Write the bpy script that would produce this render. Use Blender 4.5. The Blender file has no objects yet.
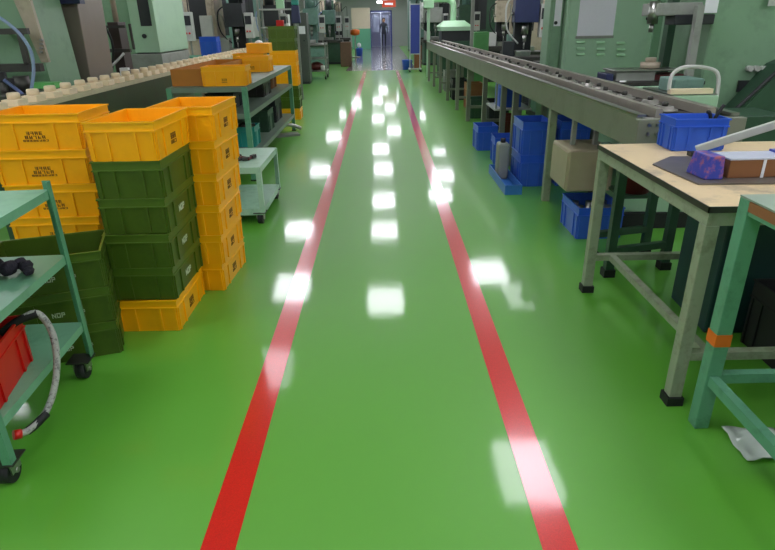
import bpy, bmesh, math, random
from mathutils import Vector, Matrix
random.seed(7)
R = math.radians
S = bpy.context.scene
COL = S.collection

# ------------------------------------------------------------------ camera
FOC, EYE = 578.0, 1.5
def basis():
    cx, cy = 387.5, 275.0
    y = Vector((380.5 - cx, 22.0 - cy, FOC)).normalized()
    r = R(1.0)
    up = Vector((-math.sin(r), -math.cos(r), 0))
    up.z = -(up.x*y.x + up.y*y.y) / y.z
    up.normalize()
    x = y.cross(up)
    return x, y, up
BX, BY, BZ = basis()
def w2(v):                      # camera (x right, y down, z forward) -> world
    v = Vector(v)
    return Vector((BX.dot(v), BY.dot(v), BZ.dot(v)))
cd = bpy.data.cameras.new('camera')
cam = bpy.data.objects.new('camera', cd); COL.objects.link(cam)
cd.sensor_width = 36; cd.lens = FOC/775*36; cd.clip_end = 200; cd.clip_start = .05
cr, cu, cb = w2((1, 0, 0)), w2((0, -1, 0)), w2((0, 0, -1))
cam.matrix_world = Matrix(((cr.x, cu.x, cb.x, 0), (cr.y, cu.y, cb.y, 0), (cr.z, cu.z, cb.z, EYE), (0, 0, 0, 1)))
S.camera = cam
def at(px, py, Y):              # a point of the photograph at depth Y
    d = w2((px-387.5, py-275, FOC)); t = Y/d.y
    return d.x*t, EYE + d.z*t
def fx(px, py, Y): return at(px, py, Y)[0]
def fz(px, py, Y): return at(px, py, Y)[1]

# ------------------------------------------------------------------ materials
def lin(h):
    h = h.lstrip('#'); o = []
    for i in (0, 2, 4):
        c = int(h[i:i+2], 16)/255
        o.append(c/12.92 if c <= .04045 else ((c+.055)/1.055)**2.4)
    return (*o, 1)
MATS = {}
def mat(name, hexc, rough=.5, metal=0, var=.12, scale=12, coat=0, bump=0, alpha=1, dirt=None, dirt_amt=.5, dirt_scale=5):
    if name in MATS: return MATS[name]
    m = bpy.data.materials.new(name); m.use_nodes = True
    nt = m.node_tree; b = nt.nodes['Principled BSDF']; L = nt.links.new
    b.inputs['Roughness'].default_value = rough; b.inputs['Metallic'].default_value = metal
    b.inputs['Coat Weight'].default_value = coat; b.inputs['Coat Roughness'].default_value = .12
    tc = nt.nodes.new('ShaderNodeTexCoord')
    n = nt.nodes.new('ShaderNodeTexNoise'); n.inputs['Scale'].default_value = scale; n.inputs['Detail'].default_value = 4
    L(tc.outputs['Object'], n.inputs['Vector'])
    c = lin(hexc)
    mx = nt.nodes.new('ShaderNodeMix'); mx.data_type = 'RGBA'
    mx.inputs['A'].default_value = tuple(v*(1-var) for v in c[:3])+(1,)
    mx.inputs['B'].default_value = tuple(min(1, v*(1+var)) for v in c[:3])+(1,)
    L(n.outputs['Fac'], mx.inputs['Factor'])
    out = mx.outputs['Result']
    if dirt:
        n2 = nt.nodes.new('ShaderNodeTexNoise'); n2.inputs['Scale'].default_value = dirt_scale; n2.inputs['Detail'].default_value = 6
        n2.inputs['Roughness'].default_value = .7
        L(tc.outputs['Object'], n2.inputs['Vector'])
        rp = nt.nodes.new('ShaderNodeMapRange'); rp.inputs['From Min'].default_value = .5; rp.inputs['From Max'].default_value = .68
        rp.inputs['To Max'].default_value = dirt_amt
        L(n2.outputs['Fac'], rp.inputs['Value'])
        m2 = nt.nodes.new('ShaderNodeMix'); m2.data_type = 'RGBA'
        m2.inputs['B'].default_value = lin(dirt)
        L(rp.outputs['Result'], m2.inputs['Factor']); L(out, m2.inputs['A']); out = m2.outputs['Result']
    L(out, b.inputs['Base Color'])
    if bump:
        bp = nt.nodes.new('ShaderNodeBump'); bp.inputs['Strength'].default_value = bump; bp.inputs['Distance'].default_value = .01
        L(n.outputs['Fac'], bp.inputs['Height']); L(bp.outputs['Normal'], b.inputs['Normal'])
    if alpha < 1:
        b.inputs['Alpha'].default_value = alpha
    MATS[name] = m
    return m
def emit(name, hexc, strength):
    m = bpy.data.materials.new(name); m.use_nodes = True
    nt = m.node_tree; nt.nodes.clear()
    e = nt.nodes.new('ShaderNodeEmission'); e.inputs['Color'].default_value = lin(hexc); e.inputs['Strength'].default_value = strength
    o = nt.nodes.new('ShaderNodeOutputMaterial'); nt.links.new(e.outputs[0], o.inputs[0])
    MATS[name] = m; return m

YEL = mat('yellow_plastic', '#FFAE08', .36, var=.06, scale=6, dirt='#D98A06', dirt_amt=.2, dirt_scale=7)
YELR = mat('yellow_rim_plastic', '#FFB40A', .34, var=.05, scale=6)
OLV = mat('olive_plastic', '#465E18', .4, var=.12, scale=7, dirt='#303F10', dirt_amt=.4)
OLVR = mat('olive_rim_plastic', '#4E6820', .36, var=.1)
BLU = mat('blue_plastic', '#3560C8', .35, var=.12, scale=9)
BLUR = mat('blue_rim_plastic', '#2D5CCF', .32)
DBL = mat('navy_plastic', '#1B3A94', .4)
RED = mat('red_plastic', '#C81410', .36, var=.1)
GST = mat('green_painted_steel', '#5C9878', .42, var=.14, scale=9, dirt='#2E5A45', dirt_amt=.5, dirt_scale=9)
GSH = mat('pale_green_sheet_steel', '#A6CCB4', .33, var=.1, scale=5, dirt='#6A9A80', dirt_amt=.5)
PGR = mat('machine_green_paint', '#A4C6A8', .42, var=.06, scale=3, dirt='#8DB094', dirt_amt=.4, dirt_scale=3)
MGR = mat('machine_mid_green_paint', '#7C9F80', .45, var=.1, scale=3, dirt='#64806A', dirt_amt=.5, dirt_scale=4)
DGR = mat('machine_dark_green_paint', '#2F4F3B', .5, var=.15, scale=4, dirt='#24352A', dirt_amt=.5)
TEAL = mat('machine_teal_paint', '#688A80', .45, var=.15, scale=4, dirt='#38584E', dirt_amt=.5)
OGR = mat('conveyor_grey_green_paint', '#767B6B', .42, var=.1, scale=4, dirt='#5E6355', dirt_amt=.5)
LGR = mat('light_green_paint', '#ACD8B0', .4, var=.06)
STL = mat('brushed_steel', '#A2A39E', .32, 1, var=.2, scale=20)
DST = mat('dark_oily_steel', '#4A4946', .45, .7, var=.3, scale=14)
ALU = mat('aluminium', '#C4C6C8', .3, .8, var=.1)
GPT = mat('grey_paint', '#8C9089', .5, var=.12, scale=6, dirt='#6B6E66', dirt_amt=.5)
GLG = mat('grey_green_leg_paint', '#8F9A82', .48, var=.15, scale=10, dirt='#63674F', dirt_amt=.6, dirt_scale=12)
LGY = mat('light_grey_paint', '#B9BBB6', .5)
TAN = mat('tan_paint', '#B2A592', .5, var=.15, dirt='#6F6455', dirt_amt=.6, dirt_scale=4)
BRS = mat('brown_grey_sheet', '#8A7F76', .4, .3, var=.15, scale=3)
CRM = mat('cream_plastic', '#F0DCBC', .45, var=.08, scale=20)
BEI = mat('beige_enamel', '#A89D84', .4, var=.08)
BLK = mat('black_rubber', '#16171A', .6)
DRK = mat('dark_machine_paint', '#23262A', .5, var=.3)
NAVY = mat('navy_paint', '#252C52', .45, var=.2)
DRD = mat('dark_red_paint', '#5C211E', .5)
WHT = mat('white_paper', '#E6E6EC', .55, var=.03)
CPW = mat('cup_white', '#F0F0EE', .4, var=.03)
PLY = mat('plywood', '#D9C29A', .5, var=.12, scale=6, dirt='#8A8074', dirt_amt=.8, dirt_scale=3.4)
BRN = mat('brown_cardboard', '#8A5A36', .6, var=.15)
BRC = mat('brown_orange_cardboard', '#B0701E', .6, var=.15)
ORG = mat('orange_plastic', '#D96A1C', .4)
TEA = mat('teal_plastic', '#1F8F86', .35)
CLO = mat('dark_cloth', '#1D1A26', .9, var=.4, scale=60, bump=.6)
MOT = mat('mottled_hose_sleeve', '#A9ABA6', .4, var=.1, dirt='#15161A', dirt_amt=1, dirt_scale=55)
HOS = mat('translucent_blue_hose', '#9DB0D8', .25, var=.1, alpha=.75)
INK = mat('dark_ink', '#6A3E0A', .6)
INKW = mat('white_ink', '#BFC9B0', .6)
WALLM = mat('wall_paint_grey', '#A4AAA4', .7, var=.05, scale=1)
WCRM = mat('wall_paint_cream', '#C9BBA6', .6, var=.05)
WGRN = mat('wall_paint_green', '#5FA283', .6, var=.08)
CEIL = mat('ceiling_board', '#B4B6B2', .8, var=.06, scale=2)
BDOOR = mat('blue_door_paint', '#3C4A94', .45, var=.05)
GLS = mat('door_glass', '#9098B8', .15, var=.1, alpha=.55)
SKIN = mat('skin', '#B58565', .5, var=.05)
CLD = mat('dark_workwear', '#2A2D3C', .8, var=.1)
HAIR = mat('black_hair', '#15120F', .6)
LAMP = emit('lamp_diffuser', '#F8F6FF', 10)
LAMPD = emit('worn_lamp_diffuser', '#F8F7FF', 4)
LAMPW = emit('far_room_fill', '#E8ECFF', 30)
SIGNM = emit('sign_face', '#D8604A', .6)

def floor_mat(name, base, base2, rough, coatr, grain=0, coat=1.0):
    m = bpy.data.materials.new(name); m.use_nodes = True
    nt = m.node_tree; b = nt.nodes['Principled BSDF']; L = nt.links.new
    tc = nt.nodes.new('ShaderNodeTexCoord')
    n = nt.nodes.new('ShaderNodeTexNoise'); n.inputs['Scale'].default_value = .9; n.inputs['Detail'].default_value = 5
    L(tc.outputs['Object'], n.inputs['Vector'])
    mx = nt.nodes.new('ShaderNodeMix'); mx.data_type = 'RGBA'
    mx.inputs['A'].default_value = lin(base); mx.inputs['B'].default_value = lin(base2)
    L(n.outputs['Fac'], mx.inputs['Factor'])
    out = mx.outputs['Result']
    if grain:
        g = nt.nodes.new('ShaderNodeTexNoise'); g.inputs['Scale'].default_value = 260; g.inputs['Detail'].default_value = 2
        L(tc.outputs['Object'], g.inputs['Vector'])
        m2 = nt.nodes.new('ShaderNodeMix'); m2.data_type = 'RGBA'; m2.blend_type = 'OVERLAY'; m2.inputs['Factor'].default_value = grain
        L(out, m2.inputs['A']); L(g.outputs['Fac'], m2.inputs['B']); out = m2.outputs['Result']
    L(out, b.inputs['Base Color'])
    b.inputs['Roughness'].default_value = rough
    b.inputs['Specular IOR Level'].default_value = .85
    b.inputs['Coat Weight'].default_value = coat; b.inputs['Coat Roughness'].default_value = coatr
    n3 = nt.nodes.new('ShaderNodeTexNoise'); n3.inputs['Scale'].default_value = 2.2; n3.inputs['Detail'].default_value = 3
    L(tc.outputs['Object'], n3.inputs['Vector'])
    bp = nt.nodes.new('ShaderNodeBump'); bp.inputs['Strength'].default_value = .12; bp.inputs['Distance'].default_value = .012
    L(n3.outputs['Fac'], bp.inputs['Height'])
    L(bp.outputs['Normal'], b.inputs['Normal']); L(bp.outputs['Normal'], b.inputs['Coat Normal'])
    MATS[name] = m
    return m

# ------------------------------------------------------------------ mesh helper
class MB:
    def __init__(s): s.v = []; s.f = []; s.sm = []
    def add(s, vs, fs, smooth=False):
        o = len(s.v); s.v += [tuple(v) for v in vs]
        s.f += [tuple(i+o for i in f) for f in fs]; s.sm += [smooth]*len(fs); return s
    def box(s, x0, x1, y0, y1, z0, z1):
        return s.add([(x0, y0, z0), (x1, y0, z0), (x1, y1, z0), (x0, y1, z0), (x0, y0, z1), (x1, y0, z1), (x1, y1, z1), (x0, y1, z1)],
              [(0, 3, 2, 1), (4, 5, 6, 7), (0, 1, 5, 4), (1, 2, 6, 5), (2, 3, 7, 6), (3, 0, 4, 7)])
    def hexa(s, bot, top):      # 4 bottom + 4 top points
        return s.add(list(bot)+list(top), [(0, 3, 2, 1), (4, 5, 6, 7), (0, 1, 5, 4), (1, 2, 6, 5), (2, 3, 7, 6), (3, 0, 4, 7)])
    def bar(s, a, b, w, h=None, up=(0, 0, 1)):      # square bar from a to b
        h = w if h is None else h
        a, b = Vector(a), Vector(b); d = (b-a).normalized(); u = Vector(up)
        if abs(d.dot(u)) > .95: u = Vector((0, 1, 0))
        x = d.cross(u).normalized(); u = x.cross(d).normalized()
        pts = []
        for p in (a, b):
            for i, j in ((-1, -1), (1, -1), (1, 1), (-1, 1)): pts.append(p + x*(i*w/2) + u*(j*h/2))
        return s.add(pts, [(0, 1, 2, 3), (7, 6, 5, 4), (0, 4, 5, 1), (1, 5, 6, 2), (2, 6, 7, 3), (3, 7, 4, 0)])
    def cyl(s, a, b, r, r2=None, n=14, smooth=True):
        r2 = r if r2 is None else r2
        a, b = Vector(a), Vector(b); d = (b-a).normalized()
        u = Vector((0, 0, 1)) if abs(d.z) < .9 else Vector((1, 0, 0))
        x = d.cross(u).normalized(); y = d.cross(x)
        v = []
        for p, rr in ((a, r), (b, r2)):
            for i in range(n):
                t = 2*math.pi*i/n; v.append(p + x*(rr*math.cos(t)) + y*(rr*math.sin(t)))
        s.add(v, [(i, (i+1) % n, n+(i+1) % n, n+i) for i in range(n)], smooth)
        o = len(s.v)-2*n
        s.f += [tuple(o+i for i in range(n))[::-1], tuple(o+n+i for i in range(n))]; s.sm += [False, False]
        return s
    def tube(s, pts, r, n=8):
        pts = [Vector(p) for p in pts]
        # catmull-rom resample
        q = []
        P = [pts[0]] + pts + [pts[-1]]
        for i in range(1, len(P)-2):
            for k in range(6):
                t = k/6
                a, b, c, d = P[i-1], P[i], P[i+1], P[i+2]
                q.append(.5*((2*b)+(c-a)*t+(2*a-5*b+4*c-d)*t*t+(3*b-3*c+d-a)*t**3))
        q.append(pts[-1])
        o = len(s.v); m = len(q); x = None
        for i, p in enumerate(q):
            d = (q[min(i+1, m-1)]-q[max(i-1, 0)]).normalized()
            if x is None:
                u = Vector((0, 0, 1)) if abs(d.z) < .9 else Vector((1, 0, 0)); x = d.cross(u).normalized()
            x = (x - d*x.dot(d)).normalized(); y = d.cross(x)
            for k in range(n):
                t = 2*math.pi*k/n; s.v.append(tuple(p + x*(r*math.cos(t)) + y*(r*math.sin(t))))
        for i in range(m-1):
            for k in range(n):
                s.f.append((o+i*n+k, o+i*n+(k+1) % n, o+(i+1)*n+(k+1) % n, o+(i+1)*n+k)); s.sm.append(True)
        s.f += [tuple(o+k for k in range(n))[::-1], tuple(o+(m-1)*n+k for k in range(n))]; s.sm += [False]*2
        return s
    def lathe(s, prof, n=20, c=(0, 0, 0)):      # prof: list of (r, z)
        o = len(s.v); m = len(prof)
        for r, z in prof:
            for k in range(n):
                t = 2*math.pi*k/n; s.v.append((c[0]+r*math.cos(t), c[1]+r*math.sin(t), c[2]+z))
        for i in range(m-1):
            for k in range(n):
                s.f.append((o+i*n+k, o+i*n+(k+1) % n, o+(i+1)*n+(k+1) % n, o+(i+1)*n+k)); s.sm.append(True)
        s.f += [tuple(o+k for k in range(n))[::-1], tuple(o+(m-1)*n+k for k in range(n))]; s.sm += [False]*2
        return s
    def prism(s, poly, axis, a, b):     # polygon in the two other axes
        v = []
        for t in (a, b):
            for p in poly:
                v.append({'x': (t, p[0], p[1]), 'y': (p[0], t, p[1]), 'z': (p[0], p[1], t)}[axis])
        n = len(poly)
        return s.add(v, [tuple(range(n))[::-1], tuple(range(n, 2*n))]+[(i, (i+1) % n, n+(i+1) % n, n+i) for i in range(n)])
    def mesh(s, name, m):
        me = bpy.data.meshes.new(name); me.from_pydata(s.v, [], s.f)
        for p, q in zip(me.polygons, s.sm): p.use_smooth = q
        bm = bmesh.new(); bm.from_mesh(me); bmesh.ops.recalc_face_normals(bm, faces=bm.faces); bm.to_mesh(me); bm.free()
        me.materials.append(m); me.update(); return me
    def build(s, name, m, parent=None, loc=(0, 0, 0), bevel=0, rot=0):
        o = bpy.data.objects.new(name, s.mesh(name, m)); COL.objects.link(o)
        o.location = loc; o.rotation_euler = (0, 0, rot)
        if parent: o.parent = parent
        if bevel: bev(o, bevel)
        return o
def bev(o, w, seg=2):
    b = o.modifiers.new('bevel', 'BEVEL'); b.width = w; b.segments = seg; b.limit_method = 'ANGLE'; b.angle_limit = R(40)
    return o
def tag(o, label, cat, group=None, kind=None):
    o['label'] = label; o['category'] = cat
    if group: o['group'] = group
    if kind: o['kind'] = kind
    return o
def thing(name, label, cat, loc=(0, 0, 0), rot=0, group=None):
    o = bpy.data.objects.new(name, None); COL.objects.link(o); o.empty_display_size = .1
    o.location = loc; o.rotation_euler = (0, 0, rot)
    return tag(o, label, cat, group)
def struct(name, mb, m, bevel=0):
    o = mb.build(name, m, bevel=bevel); o['kind'] = 'structure'; return o
KIDS = {}
def copy_tree(o, parent=None):
    c = o.copy(); COL.objects.link(c); c.parent = parent
    for ch in list(o.children): copy_tree(ch, c)
    return c
def box(x0, x1, y0, y1, z0, z1): return MB().box(x0, x1, y0, y1, z0, z1)

# ------------------------------------------------------------------ the setting
FG = floor_mat('green_epoxy_floor', '#55A028', '#5EAA30', .5, .075, coat=.6)
FR = floor_mat('red_floor_paint', '#D0100E', '#D81412', .3, .1, grain=.6)
FR.node_tree.nodes['Principled BSDF'].inputs['Specular IOR Level'].default_value = .6
FE = floor_mat('grey_floor_reflection', '#6A6C74', '#74767E', .34, .1)  # floor colour that holds the grey reflection of the far wall
struct('floor', box(-9, 9, -4, 44.2, -.1, 0), FG)
struct('floor_far_reflection', box(-1.2, 1.2, 20.7, 44, 0, .0015), FE)  # thin strip: the far wall's reflection painted onto the green floor
ln = MB()
for nm, x in (('trim_1', -.539), ('trim_2', .5245)):
    struct(nm, box(x-.055, x+.055, -4, 20.5, 0, .0015), FR)
struct('ceiling', box(-9, 9, -4, 44.2, 3.15, 3.25), CEIL)
struct('wall_left', box(-9.1, -9, -4, 44.2, 0, 3.15), WALLM)
struct('wall_right', box(9, 9.1, -4, 44.2, 0, 3.15), WALLM)
struct('wall_back', box(-9, 9, -4.1, -4, 0, 3.15), WALLM)
# far wall with door opening
DX0, DX1, DZ = -.62, .66, 2.1
FY = 42.0
struct('wall_front', MB().box(-9, DX0-.1, FY, FY+.15, 0, 3.15).box(DX1+.1, 9, FY, FY+.15, 0, 3.15).box(DX0-.1, DX1+.1, FY, FY+.15, DZ+.1, 3.15), WALLM)
d = MB().box(DX0-.1, DX0, FY-.05, FY+.18, 0, DZ+.1).box(DX1, DX1+.1, FY-.05, FY+.18, 0, DZ+.1).box(DX0-.1, DX1+.1, FY-.05, FY+.18, DZ, DZ+.1)
dr = struct('door_1', d, BDOOR)
for x0, x1 in ((DX0+.01, -.0), (.04, DX1-.01)):
    lf = MB().box(x0, x0+.09, FY+.02, FY+.07, 0.01, DZ-.02).box(x1-.09, x1, FY+.02, FY+.07, .01, DZ-.02).box(x0+.09, x1-.09, FY+.02, FY+.07, .01, .9).box(x0+.09, x1-.09, FY+.02, FY+.07, DZ-.14, DZ-.02)
    l = lf.build('door_leaf', mat('door_leaf_paint', '#77799A', .5), dr)
    box(x0+.09, x1-.09, FY+.035, FY+.055, .9, DZ-.14).build('door_glass', GLS, l)
struct('wall_beyond_door', box(-2, 2, 43.9, 44, 0, 3.1), mat('bright_corridor_wall', '#DDE2EE', .7))
o = MB().box(-.9, .9, 43.1, 43.4, 3.08, 3.149).build('corridor_fill', LAMPW); tag(o, 'added fill light in the corridor beyond the blue door', 'lamp')  # added emitter, makes the view through the door brighter
# ceiling beams and ducts (far part shows)
for i, y in enumerate((17.5, 24.5, 31.5, 38.5)):
    struct('trim_%d' % (3+i), box(-9, 9, y, y+.25, 2.95, 3.15), CEIL)
# left bay partition (cream over green) and blue panel
struct('wall_partition', MB().box(-1.75, -.62, 38.2, 38.35, 1.15, 2.3), WCRM)
struct('wall_partition_dado', MB().box(-1.75, -.62, 38.2, 38.35, 0, 1.15), WGRN)
struct('trim_7', box(-1.15, -.75, 41.6, 41.7, 0, 1.3), BDOOR)

# ------------------------------------------------------------------ ceiling lamps
lp = thing('ceiling_lamp', 'nearest', 'ceiling lamp', (0, 9.3, 2.86))
MB().box(-.3, .3, -.42, .42, .03, .09).build('housing', LGY, lp)
MB().box(-.32, -.3, -.44, .44, -.01, .09).box(.3, .32, -.44, .44, -.01, .09).box(-.3, .3, -.44, -.42, -.01, .09).box(-.3, .3, .42, .44, -.01, .09).build('frame', ALU, lp)
MB().box(-.29, .29, -.41, .41, -.1, .03).build('diffuser', LAMP, lp)
for q in (-.3, .3): MB().cyl((0, q, .09), (0, q, .23), .01).build('hanger', GPT, lp)
spots = [(0, 8.9), (0, 12.5), (0, 14.9), (0, 18.5), (-.08, 21.8), (.5, 25.8), (-.2, 29.2), (.45, 33), (-.25, 36.2), (.75, 37.4), (.1, 40),
         (-1.68, 9.5), (-1.98, 12.7), (-2.05, 18.5), (-2.05, 24.6), (-2.18, 30.6), (-1.5, 35), (-1.63, 6.8), (1.45, 4.75), (2.38, 9.0), (1.97, 10.05), (1.55, 15.4), (1.85, 17.6), (2.16, 21.5), (2.1, 30),
         (0, 1.4), (0, -1.6), (-2.2, 2.3), (2.2, 2.3), (-2.2, -.6), (2.2, -.6)]  # last row: unseen lamps added around the camera for fill light
for y in (-2, .8, 3.6, 6.4, 9.2, 12, 14.8, 17.6, 20.4, 23.2, 26, 28.8, 31.6, 34.4, 37.2): spots += [(-4.9, y), (4.9, y), (-7.3, y), (7.3, y)]  # outer rows added off the aisle to lift the diffuse light
for i, (x, y) in enumerate(spots):
    o = lp if i == 0 else copy_tree(lp)
    o.location = (x, y, 2.92 if y < 39 else 2.68)
    if (x, y) in ((-1.63, 6.8), (2.38, 9.0)):
        for c_ in o.children:
            if c_.name.startswith('diffuser'): c_.data = c_.data.copy(); c_.data.materials[0] = LAMPD
    side = 'over the aisle centre' if abs(x) < .8 else (('on the left side' if x < 0 else 'on the right side') if abs(x) < 3 else ('added for fill over the machines on the left' if x < 0 else 'added for fill over the machines on the right'))
    o['label'] = 'white rectangular ceiling lamp %s, %s' % (side, 'far down the hall' if y > 20 else 'mirrored in the glossy green floor' if abs(x) < 3 and y > 4 else 'unseen fill added in the near half')
    o['group'] = 'ceiling lamps ' + side + (' far' if y > 20 else ' mirrored' if abs(x) < 3 and y > 4 else ' added near')
# sign over the door aisle
sg = thing('hanging_sign', 'red and white hanging sign near the ceiling above the far doorway', 'sign', (.45, 33.0, 2.2))
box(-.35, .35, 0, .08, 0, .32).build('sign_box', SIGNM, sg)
box(-.22, .22, -.006, 0, .1, .2).build('white_band', WHT, sg)
for q in (-.25, .25): MB().cyl((q, .04, .32), (q, .04, .95), .012).build('hanger', GPT, sg)

# ------------------------------------------------------------------ crates
def strokes(rows, w, seed):
    """little printed characters: lists of (u0,u1,v0,v1)"""
    rnd = random.Random(seed); out = []
    for (v, h, wd, n) in rows:
        cw = wd/n
        for i in range(n):
            u = -wd/2 + i*cw
            t = h*.2
            for q in range(3):
                if rnd.random() < .85: yy = v + h*q/2.6; out.append((u+cw*.1, u+cw*.86, yy, yy+t*.8))
            for q in range(2):
                if rnd.random() < .75: xx = u+cw*(.2+.45*q); out.append((xx, xx+cw*.16, v, v+h*.95))
    return out
LET = {'N': [(0, .2, 0, 1), (.8, 1, 0, 1), (.2, .4, .55, .85), (.4, .6, .35, .65), (.6, .8, .15, .45)],
       'O': [(0, .2, 0, 1), (.8, 1, 0, 1), (.2, .8, 0, .2), (.2, .8, .8, 1)],
       'P': [(0, .2, 0, 1), (.2, .9, .8, 1), (.2, .9, .4, .58), (.75, .95, .5, .9)]}
def letters(txt, w, h, v):
    out = []; cw = w/len(txt)
    for i, c in enumerate(txt):
        for a, b, p, q in LET[c]:
            u = -w/2+i*cw; out.append((u+a*cw*.8, u+b*cw*.8, v+p*h, v+q*h))
    return out
def crate(name, w, d, h, m, mr, marks=None, inkm=None, ribs=3, taper=.005):
    """w along x, d along y, root at base centre; marks on all +x/-x and -y faces given by dict"""
    root = bpy.data.objects.new(name, None); COL.objects.link(root); root.empty_display_size = .1
    a, b = w/2-.0065, d/2-.0065            # upper outer half sizes of the body
    t = .006
    zr = h*.74
    mb = MB()
    def ring(hx, hy, z): return [(-hx, -hy, z), (hx, -hy, z), (hx, hy, z), (-hx, hy, z)]
    v = ring(a-taper, b-taper, 0)+ring(a, b, h-.004)+ring(a-t, b-t, h-.004)+ring(a-taper-t, b-taper-t, .006)
    f = [(3, 2, 1, 0), (12, 13, 14, 15)]
    for i in range(4):
        j = (i+1) % 4
        f += [(i, j, 4+j, 4+i), (4+i, 4+j, 8+j, 8+i), (8+i, 8+j, 12+j, 12+i)]
    mb.add(v, f)
    rw = .007
    def hx(z): return a-taper*(1-z/h)
    def hy(z): return b-taper*(1-z/h)
    for s in (-1, 1):
        for q in (-1, -.46, .46, 1)[:4]:
            px = q*(a-taper-.012)
            y0, y1 = s*hy(0), s*(hy(zr))
            mb.hexa([(px-rw, y0-s*.002, .004), (px+rw, y0-s*.002, .004), (px+rw, y0+s*.009, .004), (px-rw, y0+s*.009, .004)],
                    [(px-rw, y1-s*.002, zr), (px+rw, y1-s*.002, zr), (px+rw, y1+s*.007, zr), (px-rw, y1+s*.007, zr)])
            py = q*(b-taper-.012); 
            if abs(q) < 1: py = q*1.25*(b-taper-.012)
            x0, x1 = s*hx(0), s*hx(zr)
            mb.hexa([(x0-s*.002, py-rw, .004), (x0-s*.002, py+rw, .004), (x0+s*.009, py+rw, .004), (x0+s*.009, py-rw, .004)],
                    [(x1-s*.002, py-rw, zr), (x1-s*.002, py+rw, zr), (x1+s*.007, py+rw, zr), (x1+s*.007, py-rw, zr)])
    # foot ledge
    mb.build('body', m, root)
    rm = MB()
    for (z0, z1, e) in ((h-.008, h, 0), (zr, zr+.006, .001), (zr+.006, h-.008, .006)):
        ox, oy = w/2-e, d/2-e
        ix, iy = a-t*.6, b-t*.6
        v = ring(ox, oy, z0)+ring(ox, oy, z1)+ring(ix, iy, z1)+ring(ix, iy, z0)
        f = []
        for i in range(4):
            j = (i+1) % 4
            f += [(i, j, 4+j, 4+i), (4+i, 4+j, 8+j, 8+i), (8+i, 8+j, 12+j, 12+i), (12+i, 12+j, j, i)]
        rm.add(v, f)
    rm.build('rim', mr, root)
    if marks:
        for face, rects in marks.items():
            lb = MB()
            for (u0, u1, v0, v1) in rects:
                zc = (v0+v1)/2
                if face == '-y': y = -hy(zc); lb.box(u0, u1, y-.0018, y+.001, v0, v1)
                if face == '+x': x = hx(zc); lb.box(x-.001, x+.0018, u0, u1, v0, v1)
                if face == '+y': y = hy(zc); lb.box(-u1, -u0, y-.001, y+.0018, v0, v1)
                if face == '-x': x = -hx(zc); lb.box(x-.0018, x+.001, -u1, -u0, v0, v1)
            lb.build('printed_mark', inkm, root)
    return root
PROTO = {}
def proto(key, *a, **k):
    if key not in PROTO: PROTO[key] = [crate(*a, **k), False]
    return PROTO[key]
def put(key, loc, rot, label, cat='crate', group=None):
    p = PROTO[key]
    o = copy_tree(p[0]) if p[1] else p[0]
    p[1] = True
    o.location = loc; o.rotation_euler = (0, 0, rot)
    return tag(o, label, cat, group)
CH = .183
T3 = lambda s: strokes([(.078, .018, .085, 4), (.058, .017, .11, 5), (.044, .01, .135, 8)], .1, s)
T2 = lambda s: strokes([(.066, .03, .075, 3), (.042, .019, .08, 4)], .06, s)
proto('yellow', 'plastic_crate', .335, .48, CH, YEL, YELR, {'+x': T2(3), '-x': T3(5)}, INK)
proto('yellow_large', 'plastic_crate', .36, .48, CH, YEL, YELR, {'+x': T2(3), '-x': T3(5)}, INK)
proto('yellow_wide', 'plastic_crate', .495, .385, CH, YEL, YELR, {'-y': T3(5)}, INK)
proto('yellow_plain', 'plastic_crate', .335, .48, CH, YEL, YELR, {'+x': T2(3)}, INK)
proto('yellow_box', 'plastic_crate', .44, .31, CH, YEL, YELR, {'-y': strokes([(.05, .022, .055, 3), (.032, .012, .055, 4)], .06, 9)}, INK)
proto('olive', 'plastic_crate', .335, .48, CH, OLV, OLVR, {'+x': letters('NOP', .09, .034, .055)}, INKW)
proto('olive_wide', 'plastic_crate', .48, .335, CH, OLV, OLVR, {'-y': letters('NOP', .06, .024, .058)+[(u+.1, v+.1, a, b) for u, v, a, b in letters('OP', .03, .024, .058)]}, INKW)
proto('olive_plain', 'plastic_crate', .335, .48, CH, OLV, OLVR, {'-x': letters('NOP', .09, .034, .055)}, INKW)
proto('far_yellow', 'plastic_crate', .43, .33, CH, YEL, YELR)
proto('far_olive', 'plastic_crate', .43, .33, CH, OLV, OLVR)

ORD = ['lowest', 'second from the bottom', 'third from the bottom', 'fourth from the bottom', 'fifth from the bottom', 'topmost']
# stack C : six yellow, nearest the red line
for i in range(6):
    x = -1.146+.0125*i
    put('yellow_large', (x, 3.46+(.015 if i == 0 else random.uniform(-.006, .006)), i*CH), R(-1.5)+random.uniform(-.012, .012)-(.03 if i == 0 else 0),
        'yellow plastic crate in the all-yellow stack nearest the red line, %s' % ORD[i], group='yellow crates in the tall stack by the red line')
# stack B : yellow, four olive, yellow
for i in range(6):
    x = -1.262+.0095*i
    k = 'yellow_plain' if i == 0 else 'yellow' if i == 5 else 'olive_plain' if i == 4 else 'olive'
    lab = ('open yellow crate on top of the olive green stack' if i == 5 else 'yellow crate on the floor under the four olive green crates' if i == 0 else
           'olive green crate in the middle stack, %s of its four' % ['', 'lowest', 'second lowest', 'second highest', 'highest'][i])
    put(k, (x, 2.97+random.uniform(-.005, .005), i*CH), random.uniform(-.012, .012)+(R(-1.5) if i == 5 else 0), lab, group='crates of the mixed olive and yellow stack')
# stack A : six yellow, long side to the camera
for i in range(6):
    x = -1.825+.004*i+(.02 if i == 3 else 0)
    put('yellow_wide', (x, 3.235, i*CH), R(1.5)+random.uniform(-.01, .01),
        'yellow crate showing its long printed side in the leftmost stack, %s' % ORD[i], group='yellow crates in the leftmost tall stack')
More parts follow.
